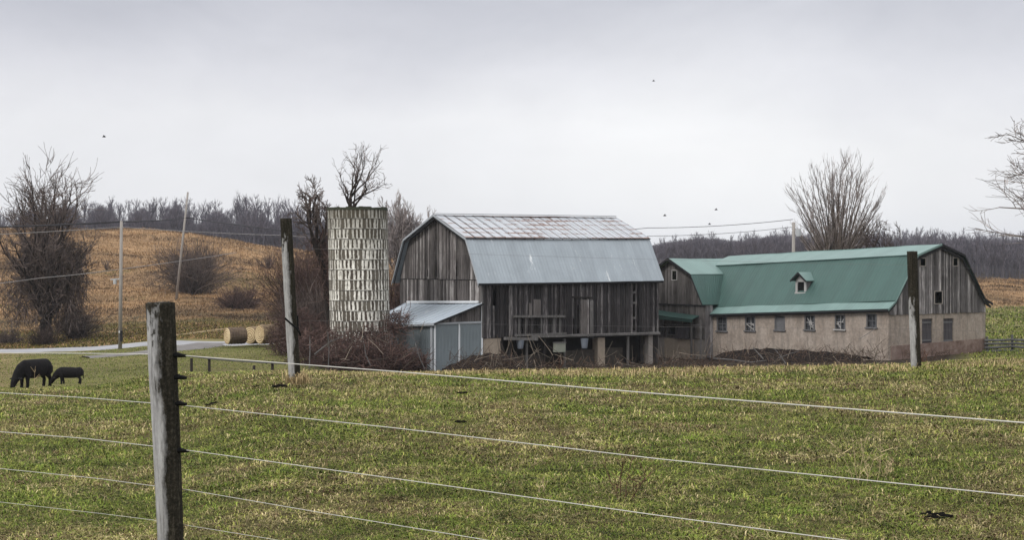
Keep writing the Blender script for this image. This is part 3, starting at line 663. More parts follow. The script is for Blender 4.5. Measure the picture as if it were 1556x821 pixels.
for a_, w_ in [(-LW - .0, .13), (a2, .13), (-.03, .14)]:
    mb = MB(); mb.bar(GA(a_, -.08, -6.7), GA(a_, -.08, zh + (.1 if a_ != -.03 else 1.6)), w_, .05, up=(GA.v[0], GA.v[1], 0)); mb.build('corner_trim', M['white_trim'], shed)
mb = MB(); mb.bar(GA(-LW - .06, .30, -6.7), GA(-LW - .06, .30, zh), .05, .30, up=(GA.v[0], GA.v[1], 0)); mb.build('side_trim', M['trim_grey'], shed)
mb = MB(); mb.bar(GA(-LW-.1, -.11, zh + .05), GA(-.08, -.11, zh + .09), .10, .14); mb.build('door_track', M['trim_grey'], shed)
mb = MB(); mb.bar(GA(-LW - .27, -.35, ze0 - .13), GA(-LW - .27, LV, ze1 - .13), .06, .16); mb.build('eave_board', M['trim_grey'], shed)
mb = MB(); mb.bar(GA(-.08, -.37, zt0 - .03), GA(-LW - .22, -.37, ze0 - .10), .05, .14); mb.build('rake_board', M['trim_dark'], shed)
mb = MB(); board_wall(mb, lambda s, z: GA(s, -.03, z), NV, -LW + .1, -.12, lambda s: zh + .14, lambda s: zt0 - .10 + (ze0 - zt0) * (-s / LW), bw=.2); mb.build('wedge_boards', M['gable_wood'], shed)
mb = MB(); mb.hexa([GA(-.16, .3, zt0+.03), GA(-.16, LV-.2, zt1+.03), GA(-.16, LV-.2, zt1+.22), GA(-.16, .3, zt0+.20)], [GA(-.04, .3, zt0+.03), GA(-.04, LV-.2, zt1+.03), GA(-.04, LV-.2, zt1+.22), GA(-.04, .3, zt0+.20)]); mb.build('flashing', M['white_trim'], shed)
a_ = GA.b_at(603, -LW - .05); mb = MB()
p = GA(-LW - .3, 5.4, 0); mb.tube([(p.x, p.y, -6.6), (p.x + .05, p.y, -5), (p.x - .02, p.y, ze0 - .3)], .11, 7); o = mb.build('timber_prop', M['plank_wood']); tag(o, 'thin timber prop under the low eave of the lean-to', 'post')

# ------------------------------------------------------------ stable with green roof
SG = 1.15; Cc = (px_X(1350, 105) * SG, 105.0 * SG); ph = math.radians(38)
gd = (math.cos(ph), math.sin(ph)); ld = (-math.sin(ph), math.cos(ph))
ST = Frame(Cc, ld, gd)                 # a : along the long wall (to the left and back), b : across the gable
NL = Vector((-gd[0], -gd[1], 0)); NG = Vector((-ld[0], -ld[1], 0))
SW = ST.b_at(1497); SLn = ST.a_at(1083); STL = 22.8
stable = empty('stucco_stable', ST(9, SW/2, -6)); tag(stable, 'long low stucco stable under a green metal gambrel roof with one dormer', 'stable')
def dz(a): return -.047 * a
zTop = py_Z(477, Cc[1])
def prof_s(b):
    w_ = min(b, SW - b); k = [(0, -1.92), (.46, -1.42), (3.24, 2.17), (SW/2, 3.0)]
    for (x0, y0), (x1, y1) in zip(k[:-1], k[1:]):
        if w_ <= x1: return y0 + (y1 - y0) * (w_ - x0) / (x1 - x0)
    return k[-1][1]
def gzp(py, px, a=0): b = ST.b_at(px, a); return py_Z(py, ST(a, b, 0).y)
gb = lambda px: ST.b_at(px)
gwin = [(1395.8, 1404.5, 392.5, 404.5), (1446, 1453.5, 392, 404.5), (1418, 1430, 443, 462)]
gho = [(gb(x0), gb(x1), gzp(y1, x0), gzp(y0, x0)) for x0, x1, y0, y1 in gwin]
mb = MB(); board_wall(mb, lambda s, z: ST(-.04, s, z), NG, .05, SW - .05, lambda s: zTop - .08, lambda s: prof_s(s) - .05, bw=.19, holes=gho, warp=.05)
mb.build('gable_wall', M['stable_wood'], stable)
for (x0, x1, y0, y1), (s0, s1, z0, z1) in zip(gwin, gho):
    mb = MB(); P0 = lambda s, z: ST(-.13, s, z)
    for a_, b_ in [((s0, z0), (s1, z0)), ((s0, z1), (s1, z1)), ((s0, z0), (s0, z1)), ((s1, z0), (s1, z1))]: mb.bar(P0(*a_), P0(*b_), .06, .06)
    fr = mb.build('window', M['concrete'], stable)
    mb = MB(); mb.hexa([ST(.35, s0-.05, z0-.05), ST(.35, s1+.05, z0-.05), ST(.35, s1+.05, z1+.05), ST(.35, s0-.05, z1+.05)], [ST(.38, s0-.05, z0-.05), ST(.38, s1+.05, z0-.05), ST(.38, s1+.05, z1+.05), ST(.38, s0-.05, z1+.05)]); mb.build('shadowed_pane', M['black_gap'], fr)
def wall_with_holes(name, mt, parent, W_, n, s0, s1, z0f, z1f, holes, th=.3):
    """rectangular wall with openings, W_(s, z, depth)"""
    ss = sorted(set([s0, s1] + [x for h_ in holes for x in h_[:2]])); mb = MB()
    for a_, b_ in zip(ss[:-1], ss[1:]):
        if b_ - a_ < 1e-4: continue
        cuts = [(h_[2], h_[3]) for h_ in holes if h_[0] <= (a_+b_)/2 <= h_[1]]
        seg = []; za = (z0f(a_), z0f(b_))
        for c0, c1 in sorted(cuts): seg.append((za, (c0, c0))); za = (c1, c1)
        seg.append((za, (z1f(a_), z1f(b_))))
        for (l0, l1), (t0, t1) in seg:
            mb.hexa([W_(a_, l0, 0), W_(b_, l1, 0), W_(b_, t1, 0), W_(a_, t0, 0)], [W_(a_, l0, th), W_(b_, l1, th), W_(b_, t1, th), W_(a_, t0, th)])
    return mb.build(name, mt, parent)
dr = [(gb(1401), gb(1417), gzp(523, 1401), gzp(485, 1401)), (gb(1433.5), gb(1449), gzp(523, 1433), gzp(484.5, 1433))]
zF = gzp(524, 1401)
wall_with_holes('end_wall', M['stucco'], stable, lambda s, z, d: ST(d, s, z), NG, .302, SW, lambda s: zF + .02*s, lambda s: zTop, dr)
wall_with_holes('end_footing', M['patched_foot'], stable, lambda s, z, d: ST(-.06 + d, s, z), NG, .3, SW, lambda s: -7.0, lambda s: zF + .02*s, [], .36)
for s0, s1, z0, z1 in dr:
    mb = MB(); board_wall(mb, lambda s, z: ST(.14, s, z), NG, s0 + .03, s1 - .03, lambda s: z0, lambda s: z1, bw=.2, jit=.0)
    d_ = mb.build('door', M['door_wood'], stable)
    for zc in (z0 + .25, z1 - .3): mb = MB(); mb.bar(ST(.07, s0 + .05, zc), ST(.07, s1 - .05, zc), .05, .12); mb.build('door_brace', M['window_frame'], d_)
# long wall windows
wins = [(1097, 482, 503.5), (1140, 482, 503), (1185, 481, 502), (1230.5, 480, 501.5), (1276.5, 479.5, 501), (1324.5, 478, 498)]
lw = []
for pxx, y0, y1 in wins:
    a0 = ST.a_at(pxx + 7); a1_ = ST.a_at(pxx - 7); D_ = ST(a0, 0, 0).y; lw.append((a0, a1_, py_Z(y1, D_), py_Z(y0, D_)))
zl = lambda s: zTop + .12 + dz(s)
wall_with_holes('long_wall', M['stucco'], stable, lambda s, z, d: ST(s, d, z), NL, 0, SLn + .3, lambda s: -7.0, zl, lw, .3)
for i, (s0, s1, z0, z1) in enumerate(lw):
    mb = MB(); P0 = lambda s, z: ST(s, -.01, z)
    for a_, b_ in [((s0, z1), (s1, z1)), ((s0, z0), (s0, z1)), ((s1, z0), (s1, z1))]: mb.bar(P0(*a_), P0(*b_), .10, .09)
    fr = mb.build('window', M['window_frame'], stable)
    mb = MB(); mb.bar(ST(s0 - .15, -.05, z0 - .05), ST(s1 + .15, -.05, z0 - .05), .16, .10); mb.build('sill', M['window_frame'] if i != 4 else M['pale_frame'], fr)
    mb = MB(); P1 = lambda s, z, d=.12: ST(s, d, z)
    mb.hexa([P1(s0, z0), P1(s1, z0), P1(s1, z1), P1(s0, z1)], [P1(s0, z0, .14), P1(s1, z0, .14), P1(s1, z1, .14), P1(s0, z1, .14)]); mb.build('pane', M['dusty_glass'], fr)
    mb = MB(); zm = (z0 + z1)/2; sm = (s0 + s1)/2
    if i != 2: mb.bar(ST(s0, .09, zm), ST(s1, .09, zm), .04, .05); mb.bar(ST(sm, .09, z0), ST(sm, .09, z1), .05, .03, up=(gd[0], gd[1], 0))
    if i in (1, 3, 4):
        for k in range(5): 
            q0 = R.uniform(s1, s0); q1 = R.uniform(s1, s0); mb.bar(ST(q0, .07, R.uniform(z0, zm)), ST(q1, .07, R.uniform(z0, z1 - .2)), .03, .07)
    if i == 2: mb.hexa([P1(s0, z0, .05), P1(s1, z0, .05), P1(s1, z1 - .12, .05), P1(s0, z1 - .12, .05)], [P1(s0, z0, .08), P1(s1, z0, .08), P1(s1, z1 - .12, .08), P1(s0, z1 - .12, .08)])
    mb.build('muntin' if i != 2 else 'board_cover', M['pale_frame'] if i in (1, 3, 4) else M['window_frame'], fr)
# dark timber plate band under the eave, inner dark floor
mb = MB(); mb.hexa([ST(0, .02, zTop+.12), ST(SLn, .02, zTop+.12+dz(SLn)), ST(SLn, .02, zTop+.45+dz(SLn)), ST(0, .02, zTop+.45)], [ST(0, .2, zTop+.12), ST(SLn, .2, zTop+.12+dz(SLn)), ST(SLn, .2, zTop+.45+dz(SLn)), ST(0, .2, zTop+.45)]); mb.build('wall_plate', M['trim_dark'], stable)
mb = MB(); mb.hexa([ST(.4, .4, -3.0), ST(20, .4, -4.0), ST(20, SW-.4, -4.0), ST(.4, SW-.4, -3.0)], [ST(.4, .4, -2.9), ST(20, .4, -3.9), ST(20, SW-.4, -3.9), ST(.4, SW-.4, -2.9)]); mb.build('loft_floor', M['dark_wood'], stable)
mb = MB(); board_wall(mb, lambda s, z: ST(s, SW, z), -NL, 0, STL, -7.0, lambda s: -1.9 + dz(s), bw=.6); mb.build('rear_wall', M['stable_wood'], stable)
mb = MB(); board_wall(mb, lambda s, z: ST(STL - .3, s, z), -NG, .6, SW - .6, -7.0, lambda s: prof_s(s) + dz(STL) - .1, bw=.6); mb.build('gable_wall', M['stable_wood'], stable)
so = .32
def ed(b_, z, k=-.047, a1=STL): return lambda t: ST(-so + (a1 + so) * t, b_, z + .1 + k * a1 * t)
roof_sheet('roof_flare', M['green_skylit'], stable, ed(.46, -1.42), ed(-.42, -1.98), nu=40, nv=3)
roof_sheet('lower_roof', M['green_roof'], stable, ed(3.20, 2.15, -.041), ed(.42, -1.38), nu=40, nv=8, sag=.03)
roof_sheet('upper_roof', M['green_skylit'], stable, ed(SW/2, 3.0, -.037), ed(3.16, 2.20, -.041), nu=40, nv=5, sag=.05)
roof_sheet('upper_roof', M['green_skylit'], stable, ed(SW/2, 3.0, -.037), ed(SW - 3.16, 2.20, -.041), nu=20, nv=3)
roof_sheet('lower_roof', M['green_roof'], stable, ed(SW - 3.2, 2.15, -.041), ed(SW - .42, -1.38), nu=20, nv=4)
roof_sheet('roof_flare', M['green_skylit'], stable, ed(SW - .46, -1.42), ed(SW + .5, -1.75), nu=20, nv=3)
rake(ST, -so - .06, [(-.44, -1.88), (.44, -1.28), (3.2, 2.3), (SW/2, 3.14), (SW/2 + .001, 3.14)], M['green_skylit'], stable, .16)
rake(ST, -so - .06, [(SW/2 + .01, 3.14), (SW - 3.2, 2.3), (SW - .44, -1.28), (SW + .52, -1.62)], M['trim_dark'], stable, .2)
rake(ST, -so + .05, [(-.3, -2.0), (.46, -1.48), (3.24, 2.05), (SW/2, 2.92), (SW - 3.24, 2.05), (SW - .46, -1.48), (SW + .4, -1.85)], M['trim_dark'], stable, .22, name='soffit_board')
mb = MB(); mb.bar(ST(-so, -.40, -2.0), ST(SLn, -.40, -2.0 + dz(SLn)), .05, .12); mb.build('eave_board', M['trim_dark'], stable)
mb = MB(); mb.bar(ST(-so, 3.12, 2.24), ST(STL, 3.12, 2.24 - .041*STL), .05, .06); mb.build('curb_trim', M['green_roof'], stable)
# dormer
aD = None
def lower_z(a_, b_): t = (b_ - .42) / 2.78; return (-1.38 + dz(a_)) * (1 - t) + (2.15 - .041 * a_) * t + .1
def solve_roof(px, py):
    best = None
    for b_ in np.linspace(.5, 3.1, 53):
        a_ = ST.a_at(px, b_); z_ = lower_z(a_, b_); P_ = ST(a_, b_, z_); yy = HY - (P_.z - CZ) / P_.y * F
        if best is None or abs(yy - py) < best[0]: best = (abs(yy - py), a_, b_)
    return best[1], best[2]
da, db = solve_roof(1217, 442)
dzb = lower_z(da, db); Dd = ST(da, db, 0).y; hw = 11.5 / F * Dd / .92 * .85; hh_ = 15 / F * Dd
dorm = empty('dormer', ST(da, db, dzb)); dorm.parent = stable; dorm.location = ST(da, db, dzb) - stable.location
DW = lambda a_, b_, z: ST(da + a_, db + b_, dzb + z)
mb = MB(); fw = hw * .62
for s0, s1 in [(-hw, -fw), (fw, hw)]: mb.hexa([DW(s0, -.02, -.15), DW(s1, -.02, -.15), DW(s1, -.02, hh_), DW(s0, -.02, hh_)], [DW(s0, .06, -.15), DW(s1, .06, -.15), DW(s1, .06, hh_), DW(s0, .06, hh_)])
mb.slab([DW(-hw, -.02, hh_ * .90), DW(hw, -.02, hh_ * .90), DW(hw, -.02, hh_), DW(0, -.02, hh_ + .58), DW(-hw, -.02, hh_)], -NL, .08)
mb.hexa([DW(-hw, -.12, -.26), DW(hw, -.12, -.26), DW(hw, -.12, -.12), DW(-hw, -.12, -.12)], [DW(-hw, .1, -.26), DW(hw, .1, -.26), DW(hw, .1, -.12), DW(-hw, .1, -.12)])
mb.build('dormer_front', M['pale_frame'], dorm)
mb = MB()
for s0 in (-hw, hw): mb.slab([DW(s0, .06, -.1), DW(s0, 1.5, hh_), DW(s0, .06, hh_)], Vector((ld[0], ld[1], 0)) * (1 if s0 > 0 else -1), .05)
mb.build('dormer_cheek', M['stable_wood'], dorm)
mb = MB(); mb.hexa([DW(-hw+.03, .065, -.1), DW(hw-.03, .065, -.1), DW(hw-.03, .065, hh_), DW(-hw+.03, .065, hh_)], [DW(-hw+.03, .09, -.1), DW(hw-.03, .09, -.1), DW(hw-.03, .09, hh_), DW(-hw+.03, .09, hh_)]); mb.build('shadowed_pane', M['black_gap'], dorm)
for sg in (-1, 1):
    mb = MB(); mb.slab([DW(0, -.35, hh_ + .66), DW(sg * (hw + .26), -.35, hh_ - .02), DW(sg * (hw + .26), 1.6, hh_ - .02), DW(0, 2.2, hh_ + .66)], (0, 0, 1), .07); mb.build('dormer_roof', M['green_roof'] if sg > 0 else M['green_skylit'], dorm)
mb = MB(); 
for sg in (-1, 1): mb.bar(DW(0, -.37, hh_ + .66), DW(sg * (hw + .27), -.37, hh_ - .03), .05, .13)
mb.build('rake_board', M['trim_dark'], dorm)

# ------------------------------------------------------------ small wing (lower gambrel between the barns)
Ro = ST(SLn, -.92, 0); WG = Frame((Ro.x, Ro.y), ld, gd)
wing = empty('gambrel_wing', WG(4, 3, -6)); tag(wing, 'small grey board wing with green gambrel roof between the two barns', 'outbuilding')
zE, zB, zR = py_Z(463, Ro.y), .55, 1.93; G2 = 8.05; kB = 1.29
def wprof(s):
    w_ = min(s, G2 - s); return zE + (zB - zE) * w_ / kB if w_ < kB else zB + (zR - zB) * (w_ - kB) / (G2/2 - kB)
def wz(py, px): a_ = WG.a_at(px); return py_Z(py, WG(a_, 0, 0).y)
wh = [(WG.a_at(1029.5), WG.a_at(1022), wz(426, 1026), wz(411, 1026))]
mb = MB(); board_wall(mb, lambda s, z: WG(s, -.03, z), NL, .03, G2, lambda s: zE - .08, lambda s: wprof(s) - .05, bw=.22, holes=wh, warp=.03); mb.build('gable_wall', M['wing_wood'], wing)
wl = [(WG.a_at(1030), WG.a_at(1015), wz(509, 1020), wz(495, 1020)), (WG.a_at(1006), WG.a_at(1000), wz(508, 1003), wz(497, 1003))]
mb = MB(); board_wall(mb, lambda s, z: WG(s, .04, z), NL, .03, G2, lambda s: wz(514, 1040), lambda s: zE - .12, bw=.24, holes=wl, warp=.04); mb.build('lower_wall', M['wing_wood'], wing)
mb = MB(); mb.bar(WG(-.05, -.09, zE - .10), WG(G2, -.09, zE - .06), .06, .10); mb.build('belt_board', M['trim_dark'], wing)
mb = MB(); board_wall(mb, lambda s, z: WG(0, s, z), NG, 0, .92, -6.9, lambda s: zE - .05, bw=.24); mb.build('side_wall', M['stable_wood'], wing)
mb = MB(); mb.hexa([WG(.02, .06, -7), WG(G2, .06, -7), WG(G2, .06, wz(514, 1040)), WG(.02, .06, wz(514, 1040))], [WG(.02, .5, -7), WG(G2, .5, -7), WG(G2, .5, wz(514, 1040)), WG(.02, .5, wz(514, 1040))]); mb.build('foundation', M['concrete'], wing)
mb = MB(); mb.hexa([WG(WG.a_at(1054), -.35, -7), WG(WG.a_at(1014), -.35, -7), WG(WG.a_at(1014), -.35, wz(515, 1030)), WG(WG.a_at(1054), -.35, wz(515, 1030))], [WG(WG.a_at(1054), .05, -7), WG(WG.a_at(1014), .05, -7), WG(WG.a_at(1014), .05, wz(515, 1030)), WG(WG.a_at(1054), .05, wz(515, 1030))]); mb.build('concrete_block', M['light_stone'], wing)
for (s0, s1, z0, z1) in wh + wl:
    mb = MB()
    for a_, b_ in [((s0, z0), (s1, z0)), ((s0, z1), (s1, z1)), ((s0, z0), (s0, z1)), ((s1, z0), (s1, z1))]: mb.bar(WG(a_[0], -.09, a_[1]), WG(b_[0], -.09, b_[1]), .10, .08)
    fr = mb.build('window', M['pale_frame'] if (s0, s1, z0, z1) == wh[0] else M['window_frame'], wing)
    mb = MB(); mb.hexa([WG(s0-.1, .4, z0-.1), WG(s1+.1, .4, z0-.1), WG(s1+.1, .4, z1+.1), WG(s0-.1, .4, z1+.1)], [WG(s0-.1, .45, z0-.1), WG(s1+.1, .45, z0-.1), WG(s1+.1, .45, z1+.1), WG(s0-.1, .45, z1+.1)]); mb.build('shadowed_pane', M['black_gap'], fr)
mb = MB(); mb.bar(WG(WG.a_at(1071), -.5, wz(494.5, 1071)), WG(WG.a_at(1012), -.5, wz(493, 1012)), .1, .12); mb.build('porch_rail', M['plank_wood'], wing)
mb = MB(); board_wall(mb, lambda s, z: WG(s, -.45, z), NL, WG.a_at(1053), WG.a_at(1032), lambda s: wz(514, 1040), lambda s: wz(495.5, 1040), bw=.2, jit=.05); mb.build('porch_boards', M['door_wood'], wing)
for pxx in (1071, 1057): mb = MB(); mb.bar(WG(WG.a_at(pxx), -.5, -6.9), WG(WG.a_at(pxx), -.5, wz(486, pxx)), .13, .13, up=(gd[0], gd[1], 0)); mb.build('porch_post', M['plank_wood'], wing)
A_ = lambda t: WG(WG.a_at(1063)*(1-t) + WG.a_at(993)*t, -.06, wz(480, 1063)*(1-t) + wz(470.5, 993)*t)
B_ = lambda t: WG(WG.a_at(1063)*(1-t) + WG.a_at(993)*t, -.95, wz(485, 1063)*(1-t) + wz(477, 993)*t)
roof_sheet('awning', M['green_roof'], wing, A_, B_, nu=10, nv=2, th=.08)
mb = MB(); mb.hexa([B_(0) - Vector((0, 0, .10)), B_(1) - Vector((0, 0, .10)), B_(1) - Vector((0, 0, .35)), B_(0) - Vector((0, 0, .28))], [B_(0) - NL*.06 - Vector((0, 0, .10)), B_(1) - NL*.06 - Vector((0, 0, .10)), B_(1) - NL*.06 - Vector((0, 0, .35)), B_(0) - NL*.06 - Vector((0, 0, .28))]); mb.build('awning_fascia', M['green_roof'], wing)
wo = .5
def ew(s, z, L=7.2): return lambda t: WG(s, -wo + (L + wo) * t, z + .08)
roof_sheet('upper_roof', M['green_skylit'], wing, ew(G2/2, zR), ew(kB - .04, zB + .02), nu=12, nv=5)
roof_sheet('lower_roof', M['green_roof'], wing, ew(kB - .02, zB - .03), ew(-.16, zE - .1, 2.6), nu=10, nv=5)
roof_sheet('upper_roof', M['green_skylit'], wing, ew(G2/2, zR), ew(G2 - kB + .04, zB + .02), nu=8, nv=3)
roof_sheet('lower_roof', M['green_roof'], wing, ew(G2 - kB + .02, zB - .03), ew(G2 + .2, zE - .1), nu=8, nv=3)
WR = Frame(WG.o, WG.v, WG.u)   # for the rake helper : a along v, b along u
rake(WR, -wo - .06, [(-.2, zE), (kB - .02, zB + .12), (G2/2, zR + .12), (G2 - kB, zB + .12), (G2 + .2, zE)], M['trim_dark'], wing, .2)
mb = MB(); board_wall(mb, lambda s, z: WG(G2, s, z), -NG, 0, 5, -6.9, lambda s: zE, bw=.5); mb.build('side_wall', M['wing_wood'], wing)

# ------------------------------------------------------------ silo
sD = 120.0; sX = px_X(545.5, sD); SR = 2.26; zs0, zs1 = -6.6, 5.72
silo = empty('stave_silo', (sX, sD, zs0)); tag(silo, 'tall roofless round silo of whitewashed staves with a tree growing out of the top', 'silo')
lean = Vector((-.030, 0, 1)); NS, NC = 43, 16
def sp_(ang, r, z): k = (z - zs0); return Vector((sX + .02 - .022 * (k - 6) + r * math.sin(ang), sD - r * math.cos(ang), z))
vs = []; fs = []; uvs = []
SEG = NS * 4
for side, r in ((0, SR), (1, SR - .16)):
    for j in range(NC + 1):
        z = zs0 + (zs1 - zs0) * j / NC
        for i in range(SEG + 1):
            a_ = 2 * math.pi * i / SEG; rr_ = r + (.012 * ((i // 4) % 2) if side == 0 else 0) ; vs.append(sp_(a_, rr_, z)); uvs.append((i / 4.0, j))
n1 = (NC + 1) * (SEG + 1)
for side in (0, 1):
    for j in range(NC):
        for i in range(SEG):
            a_ = side * n1 + j * (SEG + 1) + i; f = (a_, a_ + 1, a_ + SEG + 2, a_ + SEG + 1)
            if side == 0 and j == NC - 1 and R.random() < .0: continue
            fs.append(f if side == 0 else f[::-1])
for i in range(SEG):
    a_ = NC * (SEG + 1) + i; fs.append((a_, a_ + 1, n1 + a_ + 1, n1 + a_))
me = bpy.data.meshes.new('stave_wall'); me.from_pydata([tuple(v) for v in vs], [], fs); me.update(); uvl = me.uv_layers.new(name='UV')
li = np.zeros(len(me.loops), np.int32); me.loops.foreach_get('vertex_index', li); uvl.data.foreach_set('uv', np.array(uvs, np.float32)[li].ravel())
link_mesh('stave_wall', me, M['silo_staves'], silo)
for j in range(1, NC + 1):
    z = zs0 + (zs1 - zs0) * (j - .02) / NC; mb = MB(); mb.tube([sp_(2*math.pi*i/48, SR + .03, z + .0) for i in range(49)], .018, 4, False); mb.build('hoop', M['iron_hoop'], silo)
mb = MB()
for k in range(44):
    a0 = 2*math.pi*k/44; a1_ = 2*math.pi*(k+1)/44; hh = R.uniform(.05, .26)
    mb.hexa([sp_(a0, SR + .05, zs1 - .12), sp_(a1_, SR + .05, zs1 - .12), sp_(a1_, SR + .05, zs1 + hh*.5), sp_(a0, SR + .05, zs1 + hh*.5)], [sp_(a0, SR - .2, zs1 - .12), sp_(a1_, SR - .2, zs1 - .12), sp_(a1_, SR - .2, zs1 + hh*.5), sp_(a0, SR - .2, zs1 + hh*.5)])
mb.build('rim', M['silo_rim'], silo)

# ------------------------------------------------------------ trees
def grow_tree(seed, H, r0, trunk_len, n_limbs, spread, levels=4, up=.12, wig=.18, ratio=.62, kids=(5, 7), base_dir=(0, 0, 1), min_r=.012, limb_len=None, taper=.55, gnarl=0.0, start=.25, droop=0.0, even=False):
    rr = random.Random(seed); br = []
    def branch(p, d, L, r, lev):
        n = 6 if lev <= 1 else (4 if lev == 2 else 3); pts = [p]; rad = [r]; d = d.normalized()
        for i in range(n):
            wv = wig * (1 + gnarl * (lev <= 2))
            d = (d + Vector((rr.gauss(0, wv), rr.gauss(0, wv), rr.gauss(0, wv * .7))) + Vector((0, 0, up - droop * (lev >= 3)))).normalized()
            p = p + d * (L / n); pts.append(p); t = (i + 1) / n; rad.append(max(min_r * .6, r * (1 - taper * t) if lev < levels else r * (1 - .75 * t)))
        br.append((lev, pts, rad))
        if lev >= levels: return
        nk = rr.randint(*kids)
        for k in range(nk):
            t = start + (1 - start) * (k + rr.random()) / nk; x = t * n; i = min(int(x), n - 1); q_ = pts[i].lerp(pts[i + 1], x - i); rd = rad[i] * (1 - (x - i)) + rad[i+1] * (x - i)
            dd = (pts[i+1] - pts[i]).normalized(); ax = dd.cross(Vector((rr.gauss(0, 1), rr.gauss(0, 1), rr.gauss(0, 1)))).normalized()
            ang = rr.uniform(.45, .95) * (1 if lev else 1.1); nd = (Matrix.Rotation(ang, 3, ax) @ dd)
            branch(q_, nd, L * ratio * rr.uniform(.7, 1.15) * (1.15 - .55 * t), max(min_r, rd * .62), lev + 1)
    P = Vector((0, 0, -.4)); d = Vector(base_dir).normalized(); tp = [P]; tr = [r0 * 1.25]
    nt = 6
    for i in range(nt):
        d = (d + Vector((rr.gauss(0, .05 + .1 * gnarl), rr.gauss(0, .05 + .1 * gnarl), .02))).normalized(); P = P + d * ((trunk_len + .4) / nt); tp.append(P); tr.append(r0 * (1 - .25 * (i + 1) / nt))
    br.append((0, tp, tr)); LL = limb_len or (H - trunk_len) / .95
    for k in range(n_limbs):
        az = 2 * math.pi * (k + rr.uniform(-.35, .35)) / n_limbs; tilt = (spread * rr.uniform(.25, 1.0) if not even else spread * rr.random() ** .6) if k else spread * .12
        nd = Vector((math.sin(tilt) * math.cos(az), math.sin(tilt) * math.sin(az), math.cos(tilt))); q_ = tp[-1].lerp(tp[-2], rr.uniform(0, .9))
        branch(q_, nd, LL * (rr.uniform(.92, 1.0) if even else rr.uniform(.78, 1.0)) * (1 - .12 * tilt), r0 * rr.uniform(.38, .55), 1)
    return br
def tubes_np(brs, sides):
    V_ = []; F_ = []; b0 = 0; C_ = []; rc = random.Random(len(brs))
    for (lev, pts, rad) in brs:
        P = np.array([tuple(p) for p in pts]); n = len(P); d = np.gradient(P, axis=0); d /= np.linalg.norm(d, axis=1)[:, None] + 1e-9
        ref = np.array([.21, .93, .3]); a_ = np.cross(d, ref); a_ /= np.linalg.norm(a_, axis=1)[:, None] + 1e-9; b_ = np.cross(d, a_)
        th = np.arange(sides) * 2 * math.pi / sides; r = np.array(rad)[:, None, None]
        ring = P[:, None, :] + r * (a_[:, None, :] * np.cos(th)[None, :, None] + b_[:, None, :] * np.sin(th)[None, :, None])
        V_.append(ring.reshape(-1, 3)); i, j = np.meshgrid(np.arange(n - 1), np.arange(sides), indexing='ij'); k = (j + 1) % sides
        F_.append((b0 + np.stack([i*sides+j, i*sides+k, (i+1)*sides+k, (i+1)*sides+j], -1)).reshape(-1, 4)); b0 += n * sides
        f_ = rc.uniform(.55, 1.25) if rc.random() < .8 else rc.uniform(1.3, 2.4)
        C_.append(np.full((n * sides, 3), f_ if lev >= 1 else 1.0))
    TINT[0] = np.concatenate(C_)
    return np.concatenate(V_), np.concatenate(F_)
TINT = [None]
def tree_parts(br, thick_lev=1):
    a_ = [b for b in br if b[0] <= thick_lev]; c_ = [b for b in br if b[0] > thick_lev]
    A0 = tubes_np(a_, 7); T0 = TINT[0]; C0 = tubes_np(c_, 3); T1 = TINT[0]
    return (*A0, T0), (*C0, T1)
def put_tree(name, label, cat, px, D, br, bark='bark', twig='twig', z=None, scale=1.0, group=None, thick_lev=1, parts=('trunk', 'crown'), X=None, fit=None, shape=None):
    X = px_X(px, D) if X is None else X; z = g1(X, D) if z is None else z
    t = empty(name, (X, D, z)); tag(t, label, cat, group)
    (va, fa_, ta_), (vc, fc, tc_) = tree_parts(br, thick_lev)
    if shape:
        zt_ = max(va[:, 2].max(), vc[:, 2].max())
        for v_ in (va, vc): k_ = np.interp(v_[:, 2] / zt_, shape[0], shape[1]); v_[:, 0] *= k_; v_[:, 1] *= k_
    if fit:     # (x0, x1, ytop) in photo pixels turned into metres at this distance : overall size of the crown
        allv = np.concatenate([va, vc]); w0 = np.percentile(allv[:, 0], 1.2); w1 = np.percentile(allv[:, 0], 98.8); zt = np.percentile(allv[:, 2], 99.9)
        tz = py_Z(fit[2], D) - z; tw = (fit[1] - fit[0]) / F * D; tcx = px_X((fit[0] + fit[1]) / 2, D) - X
        sx_ = tw / (w1 - w0); sz = tz / zt; cx_ = (w0 + w1) / 2 * sx_
        for v_ in (va, vc):
            hgt = np.clip(v_[:, 2] / zt, 0, 1); v_[:, 0] = v_[:, 0] * sx_ + (tcx - cx_) * np.clip(hgt * 2.2, 0, 1); v_[:, 1] *= sx_; v_[:, 2] *= sz
    for nm, v_, f_, mt, tt in ((parts[0], va, fa_, bark, ta_), (parts[1], vc, fc, twig, tc_)):
        me = np_mesh(nm, v_ * scale, f_, tt); me.materials.append(M[mt]); o = bpy.data.objects.new(nm, me); COL.objects.link(o); o.parent = t
    return t
